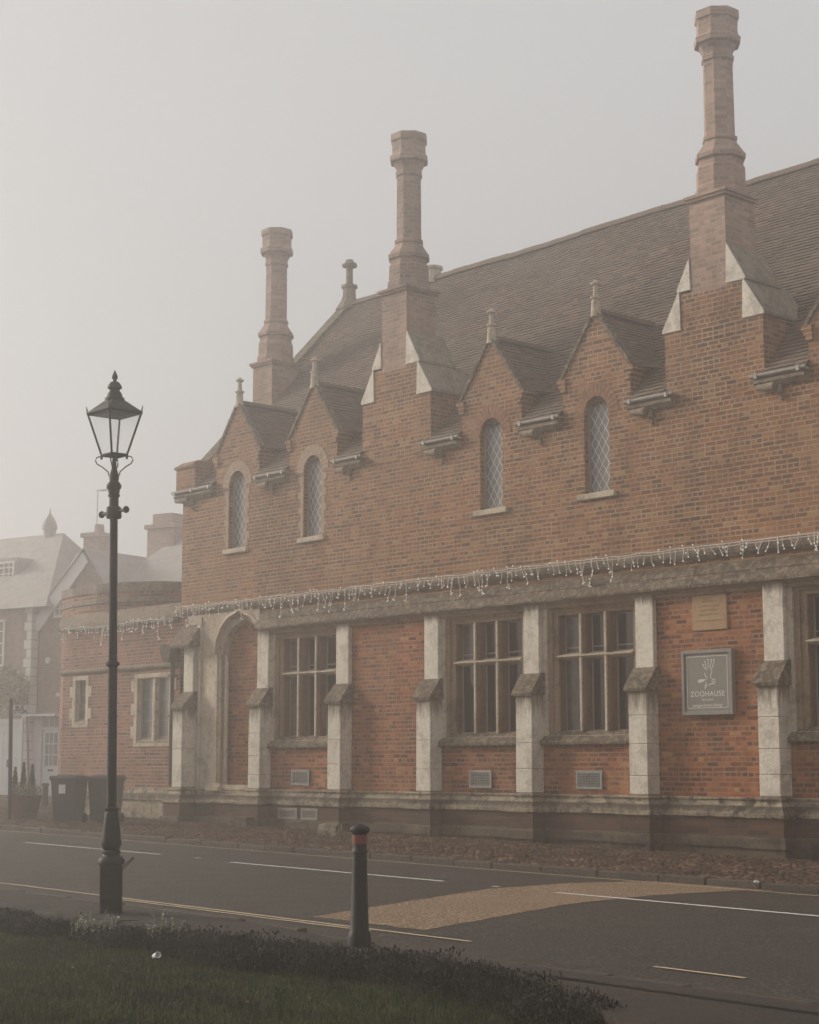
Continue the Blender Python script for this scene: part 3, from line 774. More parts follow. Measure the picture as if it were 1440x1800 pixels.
mb = MB(); mb.box(XL - .12, XL + .62, -.12, .9, 7.40, 7.92, bev=.01); mb.box(XL - .16, XL + .66, -.16, .7, 7.92, 7.98, bev=.01); mb.prism_x([(-.16, 7.98), (.05, 8.1), (.7, 8.1), (.7, 7.98)], XL - .1, XL + .5)
mb.build('kneeler', M['brick_up'], hall)
gf = MB()
gf.lathe(XL + .06, RY, [(RZ - .15, .36), (RZ + .12, .2), (RZ + .22, .17), (RZ + .42, .16), (RZ + .43, .21), (RZ + .49, .21), (RZ + .50, .10), (RZ + .62, .09), (RZ + .95, .085), (RZ + .97, .19), (RZ + 1.02, .2), (RZ + 1.06, .12), (RZ + 1.14, .1)], 8, PI / 8)
gf.box(XL - .14, XL + .26, RY - .05, RY + .05, RZ + .98, RZ + 1.04)
gf.build('gable_finial', M['string'], hall)

# dormers
def dormer(cx, k):
    mb = MB(); seed = 10 + k
    yr = (9.13 - EAVE) / SLP - .1; ye = (8.02 - EAVE) / SLP - .1
    # tiled slopes, right then left; the foot sweeps out onto the main roof
    f1, f2 = .46, .84
    pr = [(0, 9.15), (.40, 8.52), (.84, 8.04)]
    for s_ in (1, -1):
        for (w0, z0), (w1, z1) in zip(pr, pr[1:]):
            y0b, y1b = (z0 - EAVE) / SLP - .05, (z1 - EAVE) / SLP - .05
            extra = lambda z: .0 + .28 * ((9.15 - z) / 1.1) ** 1.5
            a, b = (cx + s_ * w1, .02, z1), (cx + s_ * (w1 + extra(z1)), y1b + extra(z1) * .0, z1)
            c_, d_ = (cx + s_ * w0, .02, z0), (cx + s_ * (w0 + extra(z0)), y0b, z0)
            if s_ > 0: tiles(mb, a, b, c_, d_, seed=seed)
            else: tiles(mb, b, a, d_, c_, seed=seed)
    root = MB()
    # coping on the gable
    root.prism_y([(cx, 9.13), (cx, 9.22), (cx + .84, 8.09), (cx + .80, 8.03)], -.035, .10)
    root.prism_y([(cx, 9.13), (cx - .80, 8.03), (cx - .84, 8.09), (cx, 9.22)], -.035, .10)
    dm = root.build('dormer', M['moss'], hall)
    mb.build('dormer_roof', M['tile'], dm)
    MB().prism_x([(-.0, 9.14), (.1, 9.2), (yr, 9.2), (yr + .05, 9.12)], cx - .07, cx + .07).build('dormer_ridge', M['tile'], dm)
    for s_ in (1, -1):
        mb = MB()
        for i, (o_, z) in enumerate(((.80, 7.82), (.84, 7.90), (.88, 7.98))):
            a, b = sorted((cx + s_ * .68, cx + s_ * o_)); mb.box(a, b, -.045 - .004 * i, .34, z, z + .078)
        a, b = sorted((cx + s_ * .775, cx + s_ * .79)); mb.face([(cx + s_ * .782, 0, EAVE), (cx + s_ * .782, .9, EAVE + .7), (cx + s_ * .782, .6, 8.1), (cx + s_ * .782, 0, 8.1)])
        mb.build('corbel', M['brick_up'], dm)
    # finial
    f = MB()
    f.lathe(cx, .03, [(9.05, .10), (9.16, .085), (9.34, .075), (9.37, .07), (9.375, .10), (9.41, .10), (9.415, .05), (9.60, .042), (9.62, .045), (9.63, .09), (9.665, .09), (9.68, .05), (9.71, .03)], 12)
    f.build('finial', M['stone'], dm, smooth=40)
    # voussoirs
    v = MB(); n = 15; hw, spring, rise = .29, 7.32, .33
    for i in range(n):
        a0, a1 = PI * i / n + .012, PI * (i + 1) / n - .012; q = []
        for rr in (0.003, .23):
            for a in (a0, a1):
                q.append((cx + (hw + rr) * math.cos(a), spring + (rise + rr) * math.sin(a)))
        v.prism_y([q[0], q[2], q[3], q[1]], -.012, .05)
    v.build('arch_ring', M['voussoir_pale' if k < 2 else 'voussoir_red'], dm)
    if k < 2:
        for s_ in (1, -1):
            j = MB(); z = 6.0
            while z < 7.25:
                wq = .16 if int(z / .157) % 2 else .10
                a, b = sorted((cx + s_ * .293, cx + s_ * (.29 + wq))); j.box(a, b, -.008, .1, z, z + .15)
                z += .157
            j.build('jamb_quoins', M['voussoir_pale'], dm)
    # window
    win = MB(); out_ = lancet(cx); 
    cz = 6.7; inn = [(cx + (x - cx) * .86, cz + (z - cz) * .955) for x, z in out_]
    win.sheet(out_, [inn], .10); win.reveal(inn, .10, .15)
    wo = win.build('dormer_window', M['casement'], dm)
    MB().sheet(inn, [], .149).build('leaded_pane', M['glass_up'], wo)
    lat = MB(); W2, H2 = .16, .245
    def inside(x, z):
        if abs(x - cx) > .25 or z < 6.02: return False
        if z < 7.28: return True
        return ((x - cx) / .25) ** 2 + ((z - 7.28) / .31) ** 2 < 1
    for s_ in (1, -1):
        for m_ in range(-14, 15):
            pts = [(cx + s_ * (t * .004) * W2 / H2, 6.0 + t * .004 + m_ * H2) for t in range(-200, 620)]
            pts = [q for q in pts if inside(*q)]
            if len(pts) < 3: continue
            a, b = pts[0], pts[-1]; d = Vector((b[0] - a[0], 0, b[1] - a[1])).normalized(); nn = Vector((-d.z, 0, d.x)) * .0075
            A, B = Vector((a[0], .138, a[1])), Vector((b[0], .138, b[1]))
            yy = Vector((0, .0035 * (s_ + 1), 0))
            lat.face([A - nn + yy, B - nn + yy, B + nn + yy, A + nn + yy])
    lat.build('lattice', M['came'], wo)
    MB().box(cx - .43, cx + .43, -.07, .12, 5.86, 5.965, bev=.012).build('dormer_sill', M['stone'], dm)
for k, c_ in enumerate(DC): dormer(c_, k)

# gutters and cornice blocks between dormers and chimney breasts
for k, (a, b) in enumerate(((XL - .2, -15.46), (-13.86, -12.86), (-11.26, -10.42), (-8.6, -7.65), (-6.05, -5.07), (-3.47, -2.52), (-.86, .10), (1.7, XR))):
    g = MB(); g.prism_x([(.0, 7.37), (-.12, 7.365), (-.16, 7.39), (-.165, 7.425), (-.15, 7.43), (-.13, 7.405), (-.0, 7.40)][::-1], a - .05, b + .05)
    n = max(1, int((b - a) / .5))
    for i in range(n + 1):
        x = a + (b - a) * (i + .1) / (n + .2); g.box(x - .03, x + .03, -.175, -.13, 7.345, 7.436, bev=.008)
    gt = g.build('gutter', M['lead'], hall)
    MB().prism_x([(.01, 7.20), (-.05, 7.21), (-.09, 7.26), (-.12, 7.28), (-.13, 7.335), (.01, 7.35)][::-1], a, b).build('cornice', M['string'], gt)
    l = (b - a) * .36; x0 = a + .05
    mb = MB(); mb.tube([(x0, -.09, 7.22), (x0 + l * .5, -.10, 7.20), (x0 + l, -.10, 7.19)], .045, 10, .075)
    mb.box(x0 + l + .02, x0 + l + .11, -.08, .01, 7.08, 7.22, bev=.02); mb.box(x0 + l + .05, x0 + l + .10, -.06, .01, 6.97, 7.06, bev=.01)
    mb.build('corbel_stone', M['string'], gt)

# plaque on the brick panel
px0, px1 = -2.26, -1.56
pq = boxo('plaque', M['plaque'], hall, px0, px1, -.03, .0, 3.48, 4.04, bev=.01)
mb = MB()
rr = random.Random(3)
for i, z in enumerate((3.93, 3.86, 3.79, 3.72, 3.62)):
    w_ = (.14, .22, .18, .2, .27)[i]; x = (px0 + px1) / 2 - w_
    while x < (px0 + px1) / 2 + w_:
        l = rr.uniform(.012, .03); mb.box(x, x + l, -.0335, -.03, z, z + .026); x += l + .012
mb.build('worn_inscription', M['plaque_in'], pq)

# ------------------------------------------------------------------ annexe
ann = tag(empty('brick_annexe', (-19, .5, gz(-19))), 'low brick annexe with a rounded parapet, left of the tall hall', 'annexe')
AX0, AX1, AY = -21.7, XL - .02, .03
w1 = (-18.55, -17.02, 1.78, 3.42); w2 = (-21.24, -20.53, 2.25, 3.47)
def rect(r, e=0): return [(r[0] + e, r[2] + e), (r[1] - e, r[2] + e), (r[1] - e, r[3] - e), (r[0] + e, r[3] - e)]
mb = MB().sheet([(AX0, .0), (AX1, .0), (AX1, 4.62), (AX0, 4.62)], [rect(w1, .06), rect(w2, .06)], AY)
mb.face([(AX0, AY, 0), (AX0, 6, 0), (AX0, 6, 4.62), (AX0, AY, 4.62)])
mb.build('annexe_wall', M['brick_annexe'], ann)
MB().prism_x([(AY, 3.50), (AY - .05, 3.52), (AY - .08, 3.56), (AY - .08, 3.60), (AY, 3.64)][::-1], AX0 - .08, AX1).build('string_band', M['string'], ann)
MB().prism_x([(AY, 4.55), (AY - .06, 4.56), (AY - .12, 4.62), (AY - .12, 4.68), (AY - .0, 4.95), (AY + .3, 4.98), (AY + .3, 4.55)][::-1], AX0 - .12, AX1).build('parapet_coping', M['string'], ann)
mb = MB(); mb.prism_x([(AY, .86), (AY - .05, .86), (AY - .06, .80), (AY - .14, .68), (AY - .14, .60), (AY - .1, .58), (AY - .1, -.2), (AY, -.2)][::-1], AX0 - .14, AX1 - .1)
mb.build('annexe_plinth', M['plinth_top'], ann)
# drum parapet
def ring(mb, pts, z0, z1, th=.25):
    c0 = Vector((-21.45, 1.9)); n = len(pts)
    for i in range(n - 1):
        a, b = Vector(pts[i]), Vector(pts[i + 1]); ai, bi = a.lerp(c0, .08), b.lerp(c0, .08)
        mb.face([(a.x, a.y, z0), (b.x, b.y, z0), (b.x, b.y, z1), (a.x, a.y, z1)]); mb.face([(a.x, a.y, z1), (b.x, b.y, z1), (bi.x, bi.y, z1), (ai.x, ai.y, z1)])
        mb.face([(a.x, a.y, z0), (ai.x, ai.y, z0), (bi.x, bi.y, z0), (b.x, b.y, z0)]); mb.face([(ai.x, ai.y, z0), (ai.x, ai.y, z1), (bi.x, bi.y, z1), (bi.x, bi.y, z0)])
def circ(r): return [(-21.45 + 2.42 * r * math.cos(PI + PI * k / 7), 1.75 + 1.35 * r * math.sin(PI + PI * k / 7)) for k in range(8)]
mb = MB(); ring(mb, circ(1.0), .0, 5.48); dr = mb.build('drum_wall', M['brick_annexe'], ann)
mb = MB(); ring(mb, circ(1.025), 5.22, 5.32); ring(mb, circ(1.02), 5.48, 5.70); mb.build('drum_coping', M['string'], dr)
for (r_, nl) in ((w1, 2), (w2, 1)):
    mb = MB(); e = .12
    inn = (r_[0] + e, r_[1] - e, r_[2] + .10, r_[3] - .10)
    mb.sheet(rect(r_), [rect(inn)], AY - .012); mb.reveal(rect(inn), AY - .012, AY + .16)
    mb.reveal(rect(r_), AY - .012, AY + .02)
    z = r_[2] + .2
    while z < r_[3] - .3:
        for s_, x_ in ((-1, r_[0]), (1, r_[1])):
            a, b = sorted((x_ + s_ * .13, x_ + s_ * .003)); mb.box(a, b, AY - .010, AY + .02, z, z + .25)
        z += .52
    fr = mb.build('window', M['stone'], ann)
    MB().sheet(rect(inn), [], AY + .158).build('pane', M['glass_up'], fr)
    if nl == 2:
        xm = (inn[0] + inn[1]) / 2; MB().box(xm - .06, xm + .06, AY + .01, AY + .15, inn[2], inn[3], bev=.02).build('mullion', M['stone'], fr)
    MB().prism_x([(AY - .02, inn[2] - .02), (AY - .02, inn[2] + .01), (AY + .15, inn[2] + .1), (AY + .15, inn[2] - .02)][::-1], inn[0], inn[1]).build('sill', M['moss_roof'], fr)
    mb = MB(); f = .025
    for i in range(nl):
        x0 = inn[0] + (inn[1] - inn[0]) * i / nl + (.06 if i else 0); x1 = inn[0] + (inn[1] - inn[0]) * (i + 1) / nl - (.06 if i < nl - 1 else 0)
        y0, y1 = AY + .12, AY + .15
        mb.box(x0, x0 + f, y0, y1, inn[2] + .09, inn[3]); mb.box(x1 - f, x1, y0, y1, inn[2] + .09, inn[3]); mb.box(x0 + f, x1 - f, y0, y1, inn[3] - f, inn[3]); mb.box(x0 + f, x1 - f, y0, y1, inn[2] + .09, inn[2] + .09 + f)
        for q in (1, 2): z = inn[2] + (inn[3] - inn[2]) * q / 3; mb.box(x0 + f, x1 - f, y0 + .006, y1 - .006, z - .008, z + .008)
    mb.build('casement_frame', M['casement'], fr)
# hopper and downpipe
hx = -16.86
mb = MB(); mb.prism_y([(hx - .2, 4.0), (hx - .24, 4.02), (hx - .24, 3.84), (hx - .12, 3.62), (hx + .1, 3.62), (hx + .16, 3.84), (hx + .16, 4.02)][::-1], AY - .3, AY - .04)
mb.tube([(hx, AY - .12, 3.65), (hx, AY - .12, .9)], .05, 10)
for z in (3.3, 2.4, 1.5): mb.box(hx - .08, hx + .08, AY - .18, AY - .03, z, z + .05)
mb.build('downpipe', M['footing'], ann)

# ------------------------------------------------------------------ icicle lights
def icicles(name, label, x0, x1, y, zf, seed, xstep=.125, nmax=100):
    rr = random.Random(seed); mb = MB(); bulbs = []
    x = x0; pts = []
    while x < x1:
        pts.append((x, y + rr.uniform(-.012, .012), zf(x) + rr.uniform(-.012, .012))); x += .2
    mb.tube(pts, .010, 4); mb.tube([(a, b - .01, c - .03 - rr.random() * .02) for a, b, c in pts], .006, 4)
    x = x0
    while x < x1:
        long_ = rr.random() < .17; l = rr.uniform(.30, .48) if long_ else rr.uniform(.09, .26)
        n = max(2, int(l / .06)); p = Vector((x, y - .012, zf(x))); ps = [p.copy()]; sw = rr.uniform(-.05, .05)
        for i in range(n):
            p = p + Vector((sw / n * 1.6 + rr.uniform(-.03, .03), rr.uniform(-.012, .008), -l / n)); ps.append(p.copy())
            if rr.random() < .26: bulbs.append(p + Vector((rr.uniform(-.03, .03), -.012, rr.uniform(-.01, .01))))
        mb.tube(ps, .008, 4); bulbs.append(ps[-1].copy())
        if long_:
            q = ps[-1] + Vector((rr.uniform(-.07, .07), 0, .02)); mb.tube([ps[-2], q], .007, 4); bulbs.append(q)
        if rr.random() < .25:
            q = Vector((x + rr.uniform(-.03, .03), y - .03, zf(x) + rr.uniform(.01, .05))); bulbs.append(q)
        x += xstep * rr.uniform(.6, 1.4)
    o = mb.build(name, M['cable']); tag(o, label, 'string lights')
    bulbs.sort(key=lambda b: (b - CAM).length)
    sp_ = MB().lathe(0, 0, [(-.014, .004), (-.008, .011), (.004, .0125), (.013, .005)], 6)
    off = ORG[o.name]; proto = None
    for i, b in enumerate(bulbs[:nmax]):
        if proto is None:
            me = bpy.data.meshes.new('bulb'); me.from_pydata(sp_.v, [], sp_.f); me.materials.append(M['bulb']); proto = me
        c_ = bpy.data.objects.new('bulb', proto); COL.objects.link(c_); c_.parent = o; c_.location = b - off
    rest = MB()
    for b in bulbs[nmax:]: rest.mesh([Vector(v) + b for v in sp_.v], sp_.f)
    if rest.v:
        ro = rest.build('bulbs', M['bulb'], o); stuff(ro)
    return o
icicles('icicle_lights', 'white icicle fairy lights strung along the ledge of the tall hall', XL + .02, XR - .1, -.135, lambda x: 4.81, 5)
icicles('icicle_lights', 'white icicle fairy lights below the parapet of the low annexe', AX0 + .1, AX1 - .05, AY - .16, lambda x: 4.60 + .02 * math.sin(x * 2), 9, .12)

# ------------------------------------------------------------------ shop sign
def text_obj(name, s, size, mat, parent, loc, ext=.003, spacing=1.0, align='CENTER', bold=0.0, xs=1.0):
    cu = bpy.data.curves.new(name, 'FONT'); cu.body = s; cu.size = size; cu.align_x = align; cu.extrude = ext; cu.space_character = spacing; cu.offset = bold
    tmp = bpy.data.objects.new(name + '_c', cu); COL.objects.link(tmp); bpy.context.view_layer.update()
    me = bpy.data.meshes.new_from_object(tmp.evaluated_get(bpy.context.evaluated_depsgraph_get())); bpy.data.objects.remove(tmp)
    o = bpy.data.objects.new(name, me); COL.objects.link(o); me.name = name; me.materials.clear(); me.materials.append(mat)
    o.parent = parent; o.location = Vector(loc) - ORG[parent.name]; return o
SX0, SX1, SZ0, SZ1 = -2.45, -1.44, 2.14, 3.17
sg = tag(empty('shop_sign', ((SX0 + SX1) / 2, -.05, SZ0)), 'square grey framed shop sign with a white bird emblem on the brick panel', 'sign')
mb = MB(); f = .06
mb.box(SX0, SX0 + f, -.10, -.004, SZ0, SZ1, bev=.006); mb.box(SX1 - f, SX1, -.10, -.004, SZ0, SZ1, bev=.006)
mb.box(SX0 + f, SX1 - f, -.10, -.004, SZ0, SZ0 + f, bev=.006); mb.box(SX0 + f, SX1 - f, -.10, -.004, SZ1 - f, SZ1, bev=.006)
mb.build('frame', M['sign_frame'], sg)
fc = boxo('panel', M['sign_face'], sg, SX0 + f, SX1 - f, -.075, -.01, SZ0 + f, SZ1 - f)
mb = MB(); i0, i1, j0, j1 = SX0 + .10, SX1 - .10, SZ0 + .11, SZ1 - .10; t = .009
mb.box(i0, i1, -.0785, -.0745, j0, j0 + t); mb.box(i0, i1, -.0785, -.0745, j1 - t, j1); mb.box(i0, i0 + t, -.0785, -.0745, j0 + t, j1 - t); mb.box(i1 - t, i1, -.0785, -.0745, j0 + t, j1 - t)
mb.build('border_line', M['sign_white'], fc)
def sgp(u, v): # zoomed sign picture (1400 x 1800) -> panel; border box 280..1115 x 500..1480
    sk = -.085 * (u - 280)
    return (i0 + (u - 282) / (1095 - 282) * (i1 - i0), j1 - (v - sk - 520) / (1490 - 520) * (j1 - j0))
def stroke(mb, pts, w0, w1):
    q = [sgp(*p) for p in pts]; n = len(q); P_ = []
    sub = []
    for i in range(n - 1):
        for k in range(4):
            t_ = k / 4; p0, p1, p2, p3 = q[max(i - 1, 0)], q[i], q[i + 1], q[min(i + 2, n - 1)]
            cr = lambda a, b, c, d: .5 * ((2 * b) + (-a + c) * t_ + (2 * a - 5 * b + 4 * c - d) * t_ ** 2 + (-a + 3 * b - 3 * c + d) * t_ ** 3)
            sub.append((cr(p0[0], p1[0], p2[0], p3[0]), cr(p0[1], p1[1], p2[1], p3[1])))
    sub.append(q[-1]); m_ = len(sub)
    L_, R_ = [], []
    for i, (x, z) in enumerate(sub):
        a, b = sub[max(i - 1, 0)], sub[min(i + 1, m_ - 1)]; d = Vector((b[0] - a[0], b[1] - a[1]))
        d = d.normalized() if d.length else Vector((1, 0)); wd = (w0 + (w1 - w0) * i / (m_ - 1)) / 2
        if i in (0, m_ - 1): wd *= .5
        L_.append((x - d.y * wd, z + d.x * wd)); R_.append((x + d.y * wd, z - d.x * wd))
    for i in range(m_ - 1):
        mb.face([(L_[i][0], -.0785, L_[i][1]), (R_[i][0], -.0785, R_[i][1]), (R_[i + 1][0], -.0785, R_[i + 1][1]), (L_[i + 1][0], -.0785, L_[i + 1][1])][::-1])
mb = MB(); T = .016
for st_ in ([(590, 635), (625, 665), (640, 710), (690, 745)], [(635, 590), (660, 590), (665, 640), (675, 690), (705, 728)], [(690, 560), (715, 550), (722, 600), (718, 660), (735, 710)],
            [(760, 560), (785, 545), (780, 600), (762, 670), (765, 730)], [(815, 555), (838, 545), (835, 590), (815, 650), (792, 710), (785, 780)], [(785, 780), (765, 830), (762, 860), (770, 905)],
            [(640, 800), (655, 850), (700, 910)], [(505, 955), (560, 935), (680, 930)], [(505, 975), (580, 950), (640, 945)], [(520, 990), (570, 975), (620, 955)],
            [(670, 965), (660, 1010), (650, 1060), (640, 1120)], [(645, 1100), (670, 1045), (710, 1020)], [(730, 1025), (770, 1000), (830, 990), (845, 950), (835, 915), (800, 915), (785, 945), (800, 965), (815, 950)]):
    stroke(mb, st_, T, T * .75)
mb.build('bird_emblem', M['sign_white'], fc)
for s_, sz, z, sp_, bd in (('ZOOHAUSE', .118, 2.435, 1.12, .0004), ('WOBURN', .045, 2.365, 1.2, 0), ('unique-home-design', .068, 2.275, 1.08, .0004)):
    o = text_obj('lettering', s_, sz, M['sign_white'], fc, ((i0 + i1) / 2, -.0765, z), .002, sp_, bold=bd)
    o.rotation_euler = (PI / 2, 0, 0)

# ------------------------------------------------------------------ street lamp
g0 = on_ground(195, 1600); LX, LY = g0.x, g0.y
lamp = empty('street_lamp', (LX, LY, gz(LX) - .03))
tag(lamp, 'tall black cast iron street lamp with a glass lantern at the kerb', 'street lamp')
def lz(py, px=197):                      # height on the lamp's axis
    r = ray(px, py); t = math.hypot(LX - CAM.x, LY - CAM.y) / math.hypot(r.x, r.y); return CAM.z + r.z * t
dpx = math.hypot(LX - CAM.x, LY - CAM.y) / math.hypot(*ray(197, 1400).xy)
def hwp(p): return p * dpx / 2
vdir = Vector((LX - CAM.x, LY - CAM.y)).normalized(); vang = math.atan2(vdir.y, vdir.x)
zb = gz(LX) - .05
MB().box(-hwp(39), hwp(39), -hwp(39), hwp(39), zb, lz(1520), Matrix.Translation((LX, LY, 0)) @ Matrix.Rotation(vang, 4, 'Z'), .008).build('base_box', M['iron'], lamp)
pr = [(1521, 40), (1518, 47), (1512, 47), (1507, 40), (1505, 32), (1500, 29), (1499, 33), (1496, 33), (1494, 28), (1490, 31), (1484, 36), (1478, 35), (1460, 31), (1440, 26), (1428, 23), (1426, 21), (1425, 26), (1421, 27), (1419, 20)]
MB().lathe(LX, LY, [(lz(y), hwp(w_)) for y, w_ in pr], 16).build('pedestal', M['iron'], lamp, smooth=40)
pr = [(1420, 16.5), (1172, 16), (1171, 20), (1169, 24), (1165, 24), (1163, 20), (1162, 15.5), (912, 14), (911, 26), (908, 28), (892, 26), (889, 17), (874, 16.5), (873, 21), (869, 21), (868, 18), (864, 21), (861, 20), (858, 26), (853, 27), (849, 22), (846, 16), (838, 18), (834, 16), (822, 9), (806, 7)]
MB().lathe(LX, LY, [(lz(y), hwp(w_)) for y, w_ in pr], 20).build('post', M['iron'], lamp, smooth=40)
zb_ = lz(900)
mb = MB(); mb.tube([(LX - .21, LY, zb_), (LX + .21, LY, zb_)], .018, 8)
for s_ in (-1, 1): mb.lathe(LX + s_ * .22, LY, [(zb_ - .035, .005), (zb_ - .025, .025), (zb_, .035), (zb_ + .025, .025), (zb_ + .035, .005)], 10)
mb.build('ladder_bar', M['iron'], lamp, smooth=50)
# lantern: square, turned on the post
rotl = vang + PI - math.radians(11)
def lc(k, r): a = rotl + k * PI / 2; return (LX + LO[0] + r * math.cos(a), LY + LO[1] + r * math.sin(a))
LO = (0.0, 0.0)
zt, zbm = lz(726), lz(800); rt, rbm = hwp(98), hwp(46)
lan = MB()
for k in range(4):
    a, b = lc(k, rbm), lc(k, rt); lan.tube([(a[0], a[1], zbm), (b[0], b[1], zt)], .011, 6)
    c_ = lc(k + 1, rt); d_ = lc(k + 1, rbm)
    lan.tube([(b[0], b[1], zt), (c_[0], c_[1], zt)], .018, 6); lan.tube([(a[0], a[1], zbm), (d_[0], d_[1], zbm)], .014, 6)
    e_ = lc(k, rt * 1.05); lan.tube([(b[0], b[1], zt), (e_[0], e_[1], zt + .07)], .010, 5, .004)
    lan.tube([(a[0], a[1], zbm - .0), (a[0], a[1], zbm - .04)], .012, 6)
lb = [lc(k, rbm) for k in range(4)]; lan.face([(x, y, zbm - .004) for x, y in lb]); lan.face([(x, y, zbm + .012) for x, y in lb])
lt = lan.build('lantern_frame', M['iron'], lamp)
gl = MB()
for k in range(4):
    a, b, c_, d_ = lc(k, rbm), lc(k + 1, rbm), lc(k + 1, rt), lc(k, rt)
    gl.face([(a[0], a[1], zbm), (b[0], b[1], zbm), (c_[0], c_[1], zt), (d_[0], d_[1], zt)])
gl.build('lantern_glass', M['glass_lamp'], lt)
hd = MB(); rtop = hwp(38); zr = lz(704)
for k in range(4):
    a, b, c_, d_ = lc(k, rt * 1.02), lc(k + 1, rt * 1.02), lc(k + 1, rtop), lc(k, rtop)
    hd.face([(a[0], a[1], zt + .012), (b[0], b[1], zt + .012), (c_[0], c_[1], zr), (d_[0], d_[1], zr)])
hd.lathe(LX, LY, [(zr - .04, hwp(36)), (lz(700), hwp(36)), (lz(699), hwp(30)), (lz(692), hwp(26)), (lz(686), hwp(17)), (lz(684), hwp(20)), (lz(682), hwp(27)), (lz(678), hwp(25)), (lz(672), hwp(16)), (lz(670), hwp(7)), (lz(668), hwp(6)), (lz(664), hwp(11)), (lz(660), hwp(10)), (lz(655), hwp(5)), (lz(650), hwp(1))], 16)
hd.build('lantern_hood', M['iron'], lt, smooth=35)
sc_ = MB()
for a in (rotl + k * PI / 2 for k in range(4)):
    def q(r, y): return (LX + math.cos(a) * hwp(r * 2), LY + math.sin(a) * hwp(r * 2), lz(y))
    sc_.tube([q(9, 836), q(11, 829), q(22, 820), q(31, 815), q(34, 809), q(32, 804), q(27, 802), q(21, 804)], .0065, 6)
sc_.tube([(LX, LY, lz(820)), (LX, LY, zbm + .01)], .014, 8)
sc_.build('scroll_bracket', M['iron'], lt)
cb = MB(); zz = lz(1522); rx, ry = math.sin(vang), -math.cos(vang)
def lat_(u, dz): return (LX + rx * hwp(2 * u), LY + ry * hwp(2 * u), zz + dz)
cb.tube([lat_(18, -.02), lat_(30, .035), lat_(38, .075), lat_(40, .07), lat_(36, .05), lat_(24, -.02), lat_(18, -.05)], .005, 5)
cb.build('cable_tie', M['iron'], lamp)
bus_tilt = Matrix.Rotation(math.radians(-1.2), 4, Vector((vdir.x, vdir.y, 0))).to_euler()
lamp.rotation_euler = Matrix.Rotation(math.radians(-.95), 4, Vector((vdir.x, vdir.y, 0))).to_euler()

# ------------------------------------------------------------------ bollard
g0 = on_ground(632, 1652); BX, BY = g0.x, g0.y
bol = tag(empty('bollard', (BX, BY, gz(BX) - .07)), 'black iron bollard with a domed cap and red reflective band at the kerb', 'bollard')
db = math.hypot(BX - CAM.x, BY - CAM.y) / math.hypot(*ray(632, 1550).xy)
def bz(py): r = ray(632, py); return CAM.z + r.z * db
def bh(p): return p * db / 2
pr = [(1664, 41), (1645, 41), (1641, 38), (1637, 36), (1634, 33), (1500, 25), (1499, 28), (1496, 28), (1494, 25), (1484, 25)]
MB().lathe(BX, BY, [(bz(y), bh(w_)) for y, w_ in pr], 20).build('shaft', M['iron'], bol, smooth=40)
MB().lathe(BX, BY, [(bz(1484), bh(25.6)), (bz(1468), bh(25.6))], 20).build('reflective_band', M['reflect'], bol, smooth=40)
pr = [(1468, 25), (1465, 27), (1463, 33), (1460, 35), (1457, 35), (1454, 30), (1452, 22), (1451, 14), (1449.5, 11), (1448.5, 2)]
MB().lathe(BX, BY, [(bz(y), bh(w_)) for y, w_ in pr], 20).build('cap', M['iron'], bol, smooth=40)

# ------------------------------------------------------------------ low wall
WA = on_ground(285, 1614).x; WB = on_ground(466, 1640).x
from mathutils import noise as mno
def rough_wall(x0, x1, y0, y1, zt, label):
    mb = MB(); n = int((x1 - x0) / .045); prof = [(y0, -.5), (y0, -.2), (y0, -.1), (y0, zt - .045), (y0 + .01, zt - .015), (y0 + .035, zt), (y1 - .03, zt), (y1, zt - .03), (y1, -.3)]; rows = []
    for i in range(n + 1):
        x = x0 + (x1 - x0) * i / n; row = []
        for j, (y, z) in enumerate(prof):
            d = mno.fractal(Vector((x * 4.2, y * 5 + j * .7, z * 6)), 1, 2, 4) * .03 + mno.noise(Vector((x * 1.3, j * .2, 3))) * .02
            row.append((x, y + (d if j < 6 else 0), z + gz(x) + (d * .5 if 2 < j < 8 else 0)))
        rows.append(row)
    for a, b in zip(rows, rows[1:]):
        for j in range(len(prof) - 1): mb.face([a[j], b[j], b[j + 1], a[j + 1]])
    tag(mb.build('low_wall', M['lowwall'], smooth=50), label, 'wall')
rough_wall(-12.0, WA, -13.42, -13.14, -.002, 'long low dark stone wall edging the lawn, its higher stretch at the left')
rough_wall(WA + .02, WB, -13.41, -13.12, -.006, 'short lower stretch of dark stone wall ending just left of the bollard')

